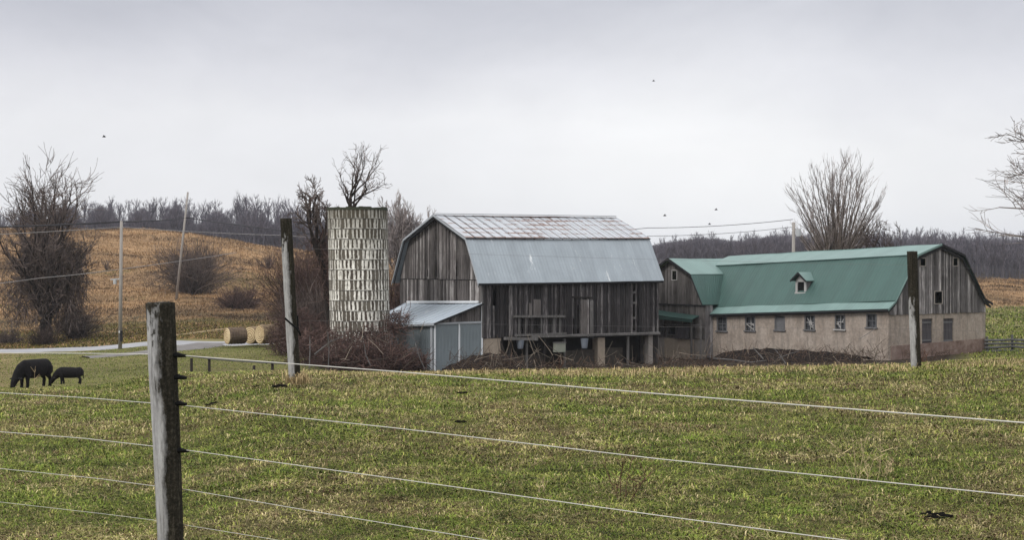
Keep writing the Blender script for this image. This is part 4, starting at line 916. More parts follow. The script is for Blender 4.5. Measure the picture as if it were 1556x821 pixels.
def fan_tree(seed, fork, cen, rx, rz, n, r0, lrad, wig=.04, lo=-35, tw=12, tlen=.24, tang=.42, foot=None, trunk_bend=0.0, minr=.03, bow=.35, deep=2):
    rr = random.Random(seed); br = []; fork = Vector(fork); cen = Vector(cen); foot = Vector(foot) if foot else Vector((0, 0, -.4))
    tp = [foot.lerp(fork, t) + Vector((rr.gauss(0, trunk_bend), rr.gauss(0, trunk_bend), 0)) * (0 < t < 1) for t in (0, .25, .5, .75, 1)]; br.append((0, tp, [r0 * 1.35, r0 * 1.05, r0, r0 * .95, r0 * .9]))
    def twigs(pts, rad, L, lev, cnt):
        for _ in range(cnt):
            x = rr.uniform(.22, .97) * (len(pts) - 1); i = int(x); q = pts[i].lerp(pts[i+1], x - i); d = (pts[i+1] - pts[i]).normalized()
            d = (d + Vector((rr.gauss(0, tang), rr.gauss(0, tang), rr.gauss(.06, tang * .8)))).normalized(); P = [q]; R_ = [max(minr, rad[i] * .55)]; l = L * rr.uniform(.5, 1.2)
            for k in range(3): d = (d + Vector((rr.gauss(0, wig * 2.2), rr.gauss(0, wig * 2.2), rr.gauss(.04, wig * 2)))).normalized(); P.append(P[-1] + d * l / 3); R_.append(max(minr * .55, R_[-1] * .72))
            br.append((lev, P, R_))
            if lev < 2 + deep - 1: twigs(P, R_, l * .5, lev + 1, max(3, cnt // 3))
    for k in range(n):
        az = 2.399963 * k + rr.uniform(-.3, .3); el = math.radians(lo + (90 - lo) * (1 - rr.random() ** .75)); q = rr.uniform(.86, 1.0)
        tip = cen + Vector((math.cos(el) * math.cos(az) * rx, math.cos(el) * math.sin(az) * rx, math.sin(el) * rz)) * q
        st = fork.lerp(foot, rr.uniform(0, .25)) if k > 2 else fork; L = (tip - st).length; mid = st.lerp(tip, .5) + Vector((0, 0, -1)) * 0 + (Vector((0, 0, 1)) * L * bow * .35 - Vector((tip.x - st.x, tip.y - st.y, 0)) * bow * .35); P = []; Rr = []
        ph = Vector((0, 0, 0))
        for i in range(9):
            t = i / 8; ph = ph + Vector((rr.gauss(0, wig), rr.gauss(0, wig), rr.gauss(0, wig * .5))) * L * .22; p = st * (1-t)**2 + mid * 2*t*(1-t) + tip * t*t + ph * (t > 0); P.append(p); Rr.append(max(minr * .8, lrad * rr.uniform(.9, 1.05) * (1 - .86 * t)))
        br.append((1, P, Rr)); twigs(P, Rr, L * tlen, 2, tw)
    return br
# vase-shaped maple behind the stable
br = fan_tree(8, (0, 0, 6.2), (0, 0, 14.0), 5.5, 4.7, 76, .45, .125, wig=.022, lo=-55, tw=13, tlen=.19, tang=.28, minr=.022, bow=.12)
put_tree('bare_maple', 'large bare vase-shaped tree rising behind the green roof', 'tree', 1270, 172, br, 'bark', 'twig_pale', z=-6.5)
br = grow_tree(15, 14, .40, 4, 6, .95, levels=4, up=.05, wig=.22, ratio=.6, kids=(4, 5), min_r=.035, gnarl=.8)
put_tree('gnarled_tree', 'dark gnarled tree right of the vase-shaped tree behind the stable', 'tree', 1325, 165, br, 'bark_dark', 'twig_dark', fit=(1285, 1362, 318))
# tree growing out of the silo
br = fan_tree(29, (-.75, 0, 4.35), (.1, 0, 6.1), 2.15, 1.9, 10, .17, .085, wig=.11, lo=-30, tw=11, tlen=.34, tang=.6, foot=(-.4, 0, 0), trunk_bend=.05, minr=.019, bow=.1)
put_tree('silo_tree', 'small bare tree growing out of the top of the silo', 'tree', 547, 120.2, br, 'bark_dark', 'twig', z=2.2)
# inside the silo the fill the tree is rooted in
mb = MB(); mb.slab([sp_(2*math.pi*i/32, SR - .17, 2.0) for i in range(32)], (0, 0, 1), .3); mb.build('silage_fill', M['soil'], silo)
# leaning tree left of the silo
br = grow_tree(33, 15, .34, 8.2, 6, 1.1, levels=4, up=.05, wig=.17, ratio=.62, kids=(5, 6), min_r=.026, base_dir=(-.14, 0, 1), limb_len=3.6, gnarl=.35)
put_tree('leaning_tree', 'dark leaning bare tree with vines immediately left of the silo', 'tree', 506, 126, br, 'bark_dark', 'twig', fit=(452, 512, 268))
br = grow_tree(41, 12, .22, 3.5, 11, .6, levels=4, up=.14, wig=.09, ratio=.55, kids=(5, 7), min_r=.035)
put_tree('bushy_tree', 'bare bushy tree with upright stems between silo and barn gable', 'tree', 606, 150, br, 'bark', 'twig_pale', fit=(572, 650, 292))
# big vine-covered tree at the far left
br = fan_tree(54, (0, 0, 2.6), (.1, 0, 11.4), 5.2, 6.3, 32, .72, .27, wig=.10, lo=-34, tw=19, tlen=.26, tang=.5, trunk_bend=.08, minr=.036, bow=.1)
put_tree('vine_covered_tree', 'large dark vine-hung bare tree at the far left beyond the road', 'tree', 70, 176, br, 'bark_dark', 'twig')
# right edge tree, only its outer branches reach into the picture
br = grow_tree(63, 15, .34, 6.6, 16, 1.2, levels=4, up=.06, wig=.13, ratio=.58, kids=(6, 7), min_r=.018)
put_tree('edge_tree', 'bare tree at the right edge with only its outer branches in view', 'tree', 1668, 95, br, 'bark_pale', 'twig_pale', fit=(1534, 1880, 136), shape=([0, .35, .5, .7, .9, 1], [.6, .7, 1.2, 1.3, 1.25, 1]))

# ---- shrubs : many stems from the foot
def shrub_br(seed, n, H, Rr, rad=.03, wig=.16, lean_=.7, kids=4):
    rr = random.Random(seed); br = []
    for k in range(n):
        az = rr.uniform(0, 6.283); t = lean_ * rr.random() ** .7; d = Vector((math.sin(t)*math.cos(az), math.sin(t)*math.sin(az), math.cos(t))); p = Vector((rr.gauss(0, Rr*.18), rr.gauss(0, Rr*.18), -.2)); L = H * rr.uniform(.6, 1.05)
        pts = [p]; rd = [rad]
        for i in range(5):
            d = (d + Vector((rr.gauss(0, wig), rr.gauss(0, wig), rr.gauss(0, wig*.6) - .02))).normalized(); p = p + d * L / 5; pts.append(p); rd.append(rad * (1 - .13 * (i+1)))
        br.append((1 if k < n * .3 else 2, pts, rd))
        for j in range(kids):
            i = rr.randint(1, 4); q_ = pts[i]; dd = (pts[i+1] - pts[i]).normalized(); dd = (dd + Vector((rr.gauss(0, .55), rr.gauss(0, .55), rr.gauss(0, .45)))).normalized(); P2 = [q_]; r2 = [rad * .6]
            for _ in range(3): dd = (dd + Vector((rr.gauss(0, wig), rr.gauss(0, wig), rr.gauss(0, wig)))).normalized(); P2.append(P2[-1] + dd * L * .12); r2.append(r2[-1] * .75)
            br.append((2, P2, r2))
    return br
def shrub(label, px, D, H, Rr, n, seed, tw='twig', rad=.03, group=None, lean_=.7, kids=4, wig=.16):
    return put_tree('bare_shrub', label, 'shrub', px, D, shrub_br(seed, n, H, Rr, rad, lean_=lean_, kids=kids, wig=wig), 'bark_dark', tw, group=group, parts=('stems', 'twigs'))
shrub('big round dark bare shrub on the straw hillside beside the leaning pole', 292, 262, 9.6, 6, 330, 71, 'twig', .05, lean_=.95, kids=7, wig=.24)
shrub('low wide purplish shrub on the hillside right of the big round shrub', 363, 235, 3.8, 5, 260, 72, 'twig_red', .045, lean_=1.3, kids=5)
shrub('tiny forked bare shrub alone high on the straw hillside', 163, 300, 2.9, 1, 12, 73, 'twig', .05, lean_=.5)
shrub('small sparse brown shrub on the hill crest left of the middle fence post', 408, 330, 3.5, 2, 50, 74, 'twig', .05, lean_=.8)
shrub('brown shrub at the left of the big vine tree foot', 12, 178, 2.0, 3, 120, 75, 'twig', .035, lean_=1.2, kids=6)
shrub('thick shrub under the right side of the vine-hung tree', 116, 182, 4.6, 3, 200, 76, 'twig', .035, lean_=1.0, kids=6)
shrub('tangled low shrub at the trunk of the vine-hung tree', 66, 172, 2.2, 3, 120, 77, 'twig_dark', .035, lean_=1.0, kids=6)
shrub('reddish shrub behind the middle fence post', 450, 162, 5.6, 2.0, 170, 78, 'twig_red', .03, lean_=.35, kids=6)
shrub('tall reddish thicket shrub between middle post and silo', 474, 140, 9.2, 4.2, 420, 79, 'twig_red', .032, lean_=.34, kids=8)
shrub('brown shrub just left of the silo foot', 492, 133, 6.5, 3, 260, 80, 'twig', .03, lean_=.7, kids=6)
shrub('brown shrub seen in the gap between silo and barn', 606, 150, 8.0, 4, 320, 81, 'twig_red', .034, lean_=.75, kids=6)
shrub('dry shrub behind the bare vase-shaped tree left of the gnarled one', 1298, 180, 8.5, 5, 280, 82, 'twig_red', .035, lean_=.7, kids=6)
shrub('dry reddish shrub at the foot of the vase-shaped tree', 1240, 182, 8.0, 4, 240, 83, 'twig_red', .035, lean_=.7, kids=6)

# ---- tangled brush masses (nobody could count the stems)
def brush(name, vols, mt, seed, rad=.016, up=.5):
    rng = np.random.default_rng(seed); br = []
    rr = random.Random(seed)
    for (px, D, zc, rx, ry, rz, n) in vols:
        cx = px_X(px, D)
        for k in range(n):
            while True:
                p = np.array([rr.uniform(-1, 1), rr.uniform(-1, 1), rr.uniform(-1, 1)])
                if (p**2).sum() < 1: break
            P = Vector((cx + p[0]*rx, D + p[1]*ry, zc + p[2]*rz)); d = Vector((rr.gauss(0, 1), rr.gauss(0, 1), rr.gauss(up, .8))).normalized(); pts = [P]; rd = [rad * rr.uniform(.6, 1.6)]
            L = rr.uniform(.5, 1.5) * (1.6 if up < -1 else 1)
            for i in range(4): d = (d + Vector((rr.gauss(0, .35), rr.gauss(0, .35), rr.gauss(-.05, .3)))).normalized(); pts.append(pts[-1] + d * L / 4); rd.append(rd[-1] * .85)
            br.append((2, pts, rd))
    v_, f_ = tubes_np(br, 3); me = np_mesh(name, v_, f_, TINT[0]); o = link_mesh(name, me, M[mt]); tag(o, kind='stuff'); return o
b1 = brush('bramble_thicket', [(555, 113, -5.6, 3.6, 2, 1.5, 3000), (600, 114, -5.7, 1.4, 1.2, 1.1, 800), (490, 116, -5.3, 2.6, 2.4, 2.0, 1800), (628, 114.6, -5.9, 1.1, .8, .8, 500), (455, 128, -4.6, 2.6, 3, 2.4, 1600), (603, 117.5, -3.0, 1.0, 1.0, .9, 260), (436, 134, -5.0, 1.1, 2, 1.3, 350), (560, 116.6, -3.8, 1.8, .6, .7, 260)], 'twig_red', 91, .021)
tag(b1, 'dark reddish bramble thicket around the foot of the silo', 'brush')
b2 = brush('vine_tangle', [(72, 176, -1.5, 3.8, 2.6, 4.2, 900), (106, 176, -.6, 2.0, 2, 5.0, 900), (28, 177, -1.5, 2.2, 2, 4.0, 450), (78, 176, 3.2, 3.8, 2, 1.8, 600)], 'twig', 92, .032, -1.4)
tag(b2, 'dark hanging vines in the crown of the large tree at far left', 'vines')
b3 = brush('vine_tangle', [(497, 125, 1.5, .7, .7, 3.2, 380), (488, 125, 3.0, 1.0, .8, 1.4, 260)], 'twig_red', 93, .02, -.4); tag(b3, 'brown vines around the trunk of the tree left of the silo', 'vines')

# ---- dead sticks, mounds
def mound(name, px0, px1, D, ytop, depth, mt, label=None, seed=0):
    x0, x1 = px_X(px0, D), px_X(px1, D); n, k = 60, 14; mb = MB(); g = []
    for i in range(n + 1):
        t = i / n; x = x0 + (x1 - x0) * t; zt = py_Z(ytop(px0 + (px1 - px0) * t), D); row = []
        for j in range(k + 1):
            r = j / k * 2 - 1; y = D + r * depth; base = min(g1(x, y), -5.9) - .4; hgt = max(0, 1 - r*r) ** .7
            z = base + (zt - base) * hgt + (fbm(np.array([x * 1.7]), np.array([y * 1.7]), seed)[0] - .5) * .5 * hgt; row.append((x, y, z))
        g.append(row)
    for i in range(n):
        for j in range(k): mb.poly([g[i][j], g[i+1][j], g[i+1][j+1], g[i][j+1]])
    o = mb.build(name, mt, smooth=True); tag(o, label, kind='structure'); return o
def interp(pts): xs = [p[0] for p in pts]; ys = [p[1] for p in pts]; return lambda x: float(np.interp(x, xs, ys))
mound('dirt_mound', 672, 800, 114.5, interp([(672, 562), (690, 552), (715, 544), (745, 538), (768, 537), (785, 544), (800, 558)]), 1.6, M['soil'], 'dark soil mound under the barn corner', 1)
# the mound lies along the stable's long wall
mbm = MB(); g = []
for i in range(81):
    t = i / 80; a_ = 1.4 + (SLn - 1.6) * t; row = []
    for j in range(11):
        r = j / 10; b_ = -3.2 + r * 3.1; P_ = ST(a_, b_, 0); pxx = CX + P_.x / P_.y * F; yt = interp([(1080, 545), (1100, 536), (1150, 530.5), (1200, 532), (1260, 536), (1330, 545), (1350, 562)])(pxx)
        zt = py_Z(yt, P_.y); base = -6.9; z = base + (zt - base) * math.sin(math.pi * min(1, r * .62)) + (fbm(np.array([P_.x * 1.5]), np.array([P_.y * 1.5]), 4)[0] - .5) * .35; row.append((P_.x, P_.y, z))
    g.append(row)
for i in range(80):
    for j in range(10): mbm.poly([g[i][j], g[i+1][j], g[i+1][j+1], g[i][j+1]])
o = mbm.build('dirt_mound', M['soil'], smooth=True); tag(o, 'long dark soil bank along the foot of the stable wall', kind='structure')

def sticks(name, label, boxes, mt, seed, rad=.03, L=(.6, 2.0)):
    rr = random.Random(seed); br = []
    for (px0, px1, y0, y1, D, n) in boxes:
        for k in range(n):
            p = Vector((px_X(rr.uniform(px0, px1), D), D + rr.uniform(-.8, .8), py_Z(rr.uniform(y0, y1), D))); d = Vector((rr.gauss(0, .8), rr.gauss(0, .4), rr.gauss(.5, .7))).normalized(); ln = rr.uniform(*L); pts = [p]; rd = [rad * rr.uniform(.6, 1.5)]
            for i in range(4): d = (d + Vector((rr.gauss(0, .1), rr.gauss(0, .1), rr.gauss(0, .1)))).normalized(); pts.append(pts[-1] + d * ln / 4); rd.append(rd[-1] * .88)
            br.append((1, pts, rd))
    v_, f_ = tubes_np(br, 4); o = link_mesh(name, np_mesh(name, v_, f_, TINT[0]), M[mt]); tag(o, label, 'brushwood', kind='stuff'); return o
sticks('brushwood', 'pale dead sticks in front of both barns', [(765, 860, 538, 560, 112.5, 34), (860, 990, 548, 562, 113, 22), (990, 1075, 535, 560, 118, 30), (1120, 1345, 535, 556, 117, 40), (1325, 1350, 530, 556, 116, 16), (700, 765, 545, 560, 111, 26), (450, 640, 500, 562, 110.5, 34)], 'stick_pale', 101, .017)
sticks('brushwood', 'brown weedy brushwood along the foot of the barns', [(690, 860, 550, 564, 111.5, 200), (860, 1000, 553, 564, 112, 170), (1000, 1095, 545, 562, 116, 220), (1095, 1345, 550, 560, 115, 120), (1095, 1345, 534, 552, 117.6, 420), (680, 780, 540, 560, 112.6, 160), (1375, 1440, 535, 552, 114, 130)], 'stick_brown', 102, .015, (.25, .9))
def log(label, pts, rad, mt='stick_pale', name='dead_branch'):
    mb = MB(); mb.tube([(px_X(x, D), D, py_Z(y, D)) for x, y, D in pts], [q * .62 for q in rad], 6); o = mb.build(name, M['plank_wood']); tag(o, label, 'branch', 'dead branches leaning about the barns'); return o
log('long dead branch lying level on the dark bank under the first stable windows', [(1083, 545, 117), (1110, 547, 117), (1140, 551, 116.5), (1165, 548, 116)], [.07, .08, .06, .04])
log('dead branch leaning to the left out of the bank below the third stable window', [(1144, 528, 117), (1150, 535, 117), (1160, 546, 116.5)], [.05, .07, .08])
log('two-pronged pale branch standing on the bank between third and fourth stable window', [(1176, 530, 117), (1185, 540, 117), (1194, 553, 116.5)], [.05, .06, .07])
log('pale branch crossing to the upper right on the bank by the fourth stable window', [(1182, 545, 116.8), (1200, 538, 117), (1214, 534, 117)], [.05, .05, .03])
log('thin pale board leaning on the stable wall under its rightmost long-wall window', [(1305, 516, 119.5), (1318, 508, 119.6), (1331, 499, 119.8)], [.03, .04, .03])
log('bent grey branch in the brush left of the silo foot', [(478, 539, 110.5), (490, 529, 110.5), (503, 519, 110.5), (520, 512, 110.5)], [.09, .08, .05, .03])
log('upright dead stem left of the silo foot', [(470, 560, 110), (471, 535, 110), (471, 511, 110)], [.07, .06, .04])
log('thin upright dead stem nearest the silo foot', [(499, 560, 110), (500, 530, 110), (498, 504, 110)], [.06, .05, .04])
log('curved dead branch in the brambles below the silo', [(563, 556, 110.2), (556, 540, 110.2), (553, 522, 110.2)], [.06, .05, .03])
log('forked dead stem at the left corner of the lean-to', [(645, 560, 110.5), (638, 545, 110.5), (631, 522, 110.6)], [.05, .05, .03])

# ------------------------------------------------------------ woodland beyond the hills
def forest_tree(seed, H):
    rr = random.Random(seed); br = []
    P = Vector((0, 0, -.5)); d = Vector((0, 0, 1)); tp = [P]; tr = [.22]
    for i in range(7): d = (d + Vector((rr.gauss(0, .05), rr.gauss(0, .05), .03))).normalized(); P = P + d * H * .135; tp.append(P); tr.append(.22 * (1 - .12 * (i + 1)))
    br.append((0, tp, tr))
    for k in range(16):
        t = rr.uniform(2.0, 6.9); i = int(t); q_ = tp[i].lerp(tp[min(i+1, 7)], t - i); az = rr.uniform(0, 6.283); tl = rr.uniform(.35, .8); dd = Vector((math.sin(tl)*math.cos(az), math.sin(tl)*math.sin(az), math.cos(tl))); L = H * rr.uniform(.18, .34) * (1.25 - t / 9)
        pts = [q_]; rd = [.10]
        for s_ in range(3): dd = (dd + Vector((rr.gauss(0, .12), rr.gauss(0, .12), .12))).normalized(); pts.append(pts[-1] + dd * L / 3); rd.append(rd[-1] * .7)
        br.append((1, pts, rd))
        for j in range(6):
            i2 = rr.randint(1, 3); d2 = (dd + Vector((rr.gauss(0, .5), rr.gauss(0, .5), rr.gauss(.15, .35)))).normalized(); p2 = pts[i2]; br.append((2, [p2, p2 + d2 * L * .25, p2 + (d2 + Vector((0, 0, .25))) * L * .48], [.055, .04, .02]))
            if rr.random() < .6: d3 = (d2 + Vector((rr.gauss(0, .5), rr.gauss(0, .5), .2))).normalized(); p3 = p2 + d2 * L * .25; br.append((2, [p3, p3 + d3 * L * .28], [.035, .018]))
    return br
ftm = []
for k in range(7):
    v_, f_ = tubes_np(forest_tree(200 + k, 13), 3); me = np_mesh('woodland_tree', v_, f_, TINT[0]); me.materials.append(M['hazy_mass_bark']); ftm.append(me)
rr = random.Random(77)
first = True
def sky_tree(px, D, s, label, group):
    X = px_X(px, D); o = bpy.data.objects.new('woodland_tree', rr.choice(ftm)); COL.objects.link(o); o.location = (X, D, g1(X, D) - .2); o.scale = (s * rr.uniform(.8, 1.15), s * rr.uniform(.8, 1.15), s); o.rotation_euler = (0, 0, rr.uniform(0, 6.28)); tag(o, label, 'tree', group)
px = -60.0
yt_left = interp([(-60, 318), (5, 318), (140, 302), (210, 310), (250, 300), (330, 312), (375, 300), (430, 308), (520, 318), (640, 335)])
while px < 640:
    D = rr.uniform(520, 600); X = px_X(px, D); zt = py_Z(yt_left(px) + rr.uniform(-7, 12), D); hgt = max(6, zt - g1(X, D))
    sky_tree(px, D, hgt / 13.0, 'bare grey tree on the skyline of the left woodland', 'skyline trees of the left woodland'); px += rr.uniform(3.2, 7)
px = 975.0
yt_right = interp([(975, 372), (1000, 362), (1070, 353), (1120, 358), (1190, 348), (1240, 352), (1345, 347), (1400, 348), (1450, 350), (1500, 353), (1600, 350), (1640, 350)])
while px < 1640:
    D = rr.uniform(600, 720); X = px_X(px, D); zt = py_Z(yt_right(px) + rr.uniform(-4, 8), D); hgt = max(6, zt - g1(X, D))
    sky_tree(px, D, hgt / 13.0, 'bare grey tree on the skyline of the right woodland', 'skyline trees of the right woodland'); px += rr.uniform(3.5, 7)
# the mass of the woodland : instanced on points
tcol = bpy.data.collections.new('woodland_sources')
for me in ftm: o = bpy.data.objects.new('woodland_source', me); tcol.objects.link(o)
pts = []; scl = []
for k in range(5200):
    p = rr.uniform(-150, 1720); D = rr.uniform(446, 640)
    if 640 < p < 960: continue
    X = px_X(p, D); zg = g1(X, D); lim = (yt_left(p) + 20 + 14 * math.sin(p * .11)) if p < 800 else (yt_right(p) + 8); zt = py_Z(lim, D); s = min(rr.uniform(.6, 1.0), (zt - zg) / 13.0)
    if s < .22: s = rr.uniform(.22, .3)
    pts.append((X, D, zg - .2)); scl.append(s)
me = bpy.data.meshes.new('woodland'); me.from_pydata(pts, [], []); at = me.attributes.new('size', 'FLOAT', 'POINT'); at.data.foreach_set('value', scl)
wood = bpy.data.objects.new('woodland', me); COL.objects.link(wood); tag(wood, 'dense bare grey woodland beyond the hills', 'woodland', kind='stuff')
ng = bpy.data.node_groups.new('scatter_trees', 'GeometryNodeTree'); ng.interface.new_socket('Geometry', in_out='INPUT', socket_type='NodeSocketGeometry'); ng.interface.new_socket('Geometry', in_out='OUTPUT', socket_type='NodeSocketGeometry')
gi = ng.nodes.new('NodeGroupInput'); go = ng.nodes.new('NodeGroupOutput'); iop = ng.nodes.new('GeometryNodeInstanceOnPoints'); ci = ng.nodes.new('GeometryNodeCollectionInfo'); ci.inputs['Collection'].default_value = tcol; ci.inputs['Separate Children'].default_value = True; ci.inputs['Reset Children'].default_value = True
na = ng.nodes.new('GeometryNodeInputNamedAttribute'); na.data_type = 'FLOAT'; na.inputs['Name'].default_value = 'size'
rv = ng.nodes.new('FunctionNodeRandomValue'); rv.data_type = 'FLOAT_VECTOR'; rv.inputs[0].default_value = (0, 0, 0); rv.inputs[1].default_value = (0, 0, 6.28)
L_ = ng.links.new; L_(gi.outputs[0], iop.inputs['Points']); L_(ci.outputs[0], iop.inputs['Instance']); iop.inputs['Pick Instance'].default_value = True
L_(na.outputs[0], iop.inputs['Scale']); L_(rv.outputs[0], iop.inputs['Rotation']); L_(iop.outputs[0], go.inputs[0])
md = wood.modifiers.new('scatter', 'NODES'); md.node_group = ng

# ------------------------------------------------------------ poles and cables
def pole(label, px_t, y_t, px_b, D, rad, zb=None):
    Xb = px_X(px_b, D); zb = g1(Xb, D) if zb is None else zb; t = empty('utility_pole', (Xb, D, zb)); tag(t, label, 'utility pole')
    mb = MB(); mb.tube([(Xb, D, zb - .3), (px_X(px_t, D), D, py_Z(y_t, D))], [rad, rad * .72], 10); mb.build('shaft', M['pole_wood'], t, smooth=True); return t
p1 = pole('straight grey utility pole by the road with a metal box halfway up', 184.5, 336, 182.5, 147, .19)
D = 147
mb = MB(); mb.tube([(px_X(175, D), D - .1, py_Z(432, D)), (px_X(175, D), D - .1, py_Z(424, D))], .16, 10); mb.bar((px_X(168, D), D, py_Z(425, D)), (px_X(183, D), D, py_Z(424, D)), .12); mb.build('transformer', M['pole_box'], p1)
mb = MB(); mb.bar((px_X(185.5, D), D - .25, py_Z(519, D)), (px_X(185.5, D), D - .25, py_Z(503, D)), .25, .2); mb.build('meter_box', M['trim_dark'], p1)
mb = MB(); mb.bar((px_X(183, D), D - .35, py_Z(506, D)), (px_X(183, D), D - .35, py_Z(503, D)), .22, .1); mb.build('meter', M['white_trim'], p1)
mb = MB(); mb.bar((px_X(178, D), D, py_Z(346, D)), (px_X(188, D), D, py_Z(346, D)), .12, .12); mb.build('crossarm', M['pole_wood'], p1)
p2 = pole('leaning bare utility pole on the hillside, top against the sky', 285.5, 292, 267.5, 250, .21)
p3 = pole('short dark-topped utility pole rising behind the green stable roof', 1206, 338, 1205, 150, .2, zb=-6.4)
D = 150
mb = MB(); mb.tube([(px_X(1212.5, D), D - .2, py_Z(359, D)), (px_X(1212.5, D), D - .2, py_Z(348, D))], .24, 10); mb.build('transformer', M['pole_box'], p3)
def cable(label, pts, rad=.03, mt='cable', sag=0.0, name='power_cable', cat='cable', group=None, n=10):
    P = [Vector((px_X(x, D), D, py_Z(y, D))) for x, y, D in pts]; Q = []
    for a_, b_ in zip(P[:-1], P[1:]):
        for i in range(n): t = i / n; q_ = a_.lerp(b_, t); q_.z -= sag * 4 * t * (1 - t); Q.append(q_)
    Q.append(P[-1]); mb = MB(); mb.tube(Q, rad, 5); o = mb.build(name, M[mt], smooth=True); tag(o, label, cat, group); return o
cable('thick dark overhead cable from the roadside pole past the leaning pole to the silo', [(-120, 346, 140), (184, 337, 147), (284, 331, 249), (620, 372, 150)], .07, 'cable', .15)
cable('thin pale overhead cable just under the thick one across the left hillside', [(-120, 361, 140), (184, 345, 147), (430, 358, 150), (620, 366, 150)], .035, 'pale_cable', .1)
cable('pale low cable rising to the right across the vine-hung tree', [(-60, 437, 140), (60, 423, 143), (178, 410, 147), (360, 384, 200)], .035, 'pale_cable', .05)
cable('upper thin cable running left from the pole behind the stable', [(1205, 333.5, 150), (985, 346.5, 150), (800, 352, 150)], .028, 'cable', .2)
cable('lower thin cable running left from the pole behind the stable', [(1205, 345, 150), (985, 359, 150), (800, 368, 150)], .022, 'cable', .2)

# ------------------------------------------------------------ fences
def post(label, D, xt0, xt1, yt, xb0, xb1, yb, mt, seed, extend=0.0, name='fence_post'):
    xt, xb = (xt0 + xt1)/2, (xb0 + xb1)/2; zt, zb = py_Z(yt, D), py_Z(yb, D); Xt, Xb = px_X(xt, D), px_X(xb, D); rt, rb = (xt1 - xt0)/2/F*D, (xb1 - xb0)/2/F*D
    k = (zb - extend - zt) / (zb - zt); Xe = Xt + (Xb - Xt) * k; ze = zb - extend
    t = empty(name, (Xe, D, ze)); tag(t, label, 'fence post')
    n, sides = 70, 56; vs = []; fs = []; rng = random.Random(seed); ph_ = [rng.uniform(0, 6.28) for _ in range(6)]
    for i in range(n + 1):
        s_ = i / n; z = ze + (zt - ze) * s_; cx = Xe + (Xt - Xe) * s_; r = rb + (rt - rb) * s_
        for j in range(sides):
            a_ = 2 * math.pi * j / sides; cr = fbm(np.array([a_ * 4.5 + seed]), np.array([z * 1.2]), seed)[0] - .5; fine = fbm(np.array([a_ * 14 + seed]), np.array([z * 3.0]), seed + 5)[0] - .5
            q_ = r * (1 + .10 * math.sin(2 * a_ + ph_[0] + z * .4) * .5 + .16 * cr + .10 * fine)
            zz_ = z + (0 if i < n else .012 * (fbm(np.array([math.cos(a_) * 3 + 5]), np.array([math.sin(a_) * 3 + 5]), seed)[0] - .5))
            vs.append((cx + q_ * math.sin(a_) - Xe, -q_ * math.cos(a_), zz_ - ze))
    for i in range(n):
        for j in range(sides): k2 = (j + 1) % sides; fs.append((i*sides+j, i*sides+k2, (i+1)*sides+k2, (i+1)*sides+j))
    c = len(vs); vs.append((Xt - Xe, 0, zt - ze - .01)); 
    for j in range(sides): fs.append((n*sides+j, n*sides+(j+1) % sides, c))
    me = bpy.data.meshes.new('post_shaft'); me.from_pydata(vs, [], fs); me.update(); o = bpy.data.objects.new('post_shaft', me); COL.objects.link(o); o.parent = t; me.materials.append(mt); me.polygons.foreach_set('use_smooth', [True] * (len(me.polygons) - sides) + [False] * sides)
    return t
D1 = 8.2
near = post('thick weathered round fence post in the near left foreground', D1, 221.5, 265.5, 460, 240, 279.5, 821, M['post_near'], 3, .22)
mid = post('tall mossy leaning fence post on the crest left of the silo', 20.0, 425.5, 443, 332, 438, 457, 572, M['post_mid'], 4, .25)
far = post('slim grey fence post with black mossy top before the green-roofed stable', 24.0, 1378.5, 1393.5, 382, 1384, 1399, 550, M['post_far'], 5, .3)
for y_, x_ in [(540.5, 270), (574, 271), (614, 271.5), (685.5, 274)]:
    mb = MB(); X = px_X(x_, D1); z = py_Z(y_, D1); mb.tube([(X - .03, D1 - .02, z), (X + .004, D1 - .01, z + .004), (X + .022, D1, z - .001), (X + .044, D1 + .005, z - .003)], [.014, .015, .011, .007], 8); mb.build('insulator', M['insulator'], near)
mb = MB(); D = 19.85; mb.tube([(px_X(433, D), D, py_Z(484, D)), (px_X(441, D), D - .02, py_Z(491, D)), (px_X(450, D), D - .02, py_Z(498, D)), (px_X(456, D), D, py_Z(507, D))], .014, 6); mb.tube([(px_X(452, D), D, py_Z(480, D)), (px_X(453, D), D, py_Z(500, D)), (px_X(457, D), D, py_Z(511, D))], .012, 6); mb.build('wire_tie', M['insulator'], mid)
sW = lambda px: 60 + (px - 3) * .0295
DW_ = lambda px: (D1 * sW(254) / sW(px)) + .10
def wire(label, pts, rad=.0021):
    xs = [p[0] for p in pts]; ys = [p[1] for p in pts]
    ext = [(-260, ys[0] + (ys[1]-ys[0])/(xs[1]-xs[0]) * (-260 - xs[0]))] + pts + [(2100, ys[-1] + (ys[-1]-ys[-2])/(xs[-1]-xs[-2]) * (2100 - xs[-1]))]
    P = []
    for (x0, y0), (x1, y1) in zip(ext[:-1], ext[1:]):
        for t in np.linspace(0, 1, 12, endpoint=False):
            x = x0 + (x1-x0)*t; y = y0 + (y1-y0)*t; D = DW_(x); P.append((px_X(x, D), D, py_Z(y, D)))
    x, y = ext[-1]; D = DW_(x); P.append((px_X(x, D), D, py_Z(y, D))); mb = MB(); mb.tube(P, rad, 6); o = mb.build('fence_wire', M['poly_wire'], smooth=True); tag(o, label, 'fence wire', 'strands of the near fence'); return o
wire('topmost pale strand of the near fence', [(3, 537), (130, 537.5), (250, 539), (282, 541), (600, 565), (1000, 599), (1556, 643)], .0025)
wire('second strand from the top of the near fence', [(3, 597.5), (130, 605), (235, 613.5), (282, 617), (600, 651), (1000, 698), (1556, 755)])
wire('third strand from the top of the near fence', [(3, 657), (130, 667), (235, 679), (282, 684.5), (600, 728), (1000, 784), (1556, 858)])
wire('fourth strand from the top of the near fence, partly in the grass', [(3, 713), (150, 728), (240, 740), (285, 745), (500, 782), (700, 815), (1000, 866), (1556, 958)], .0017)
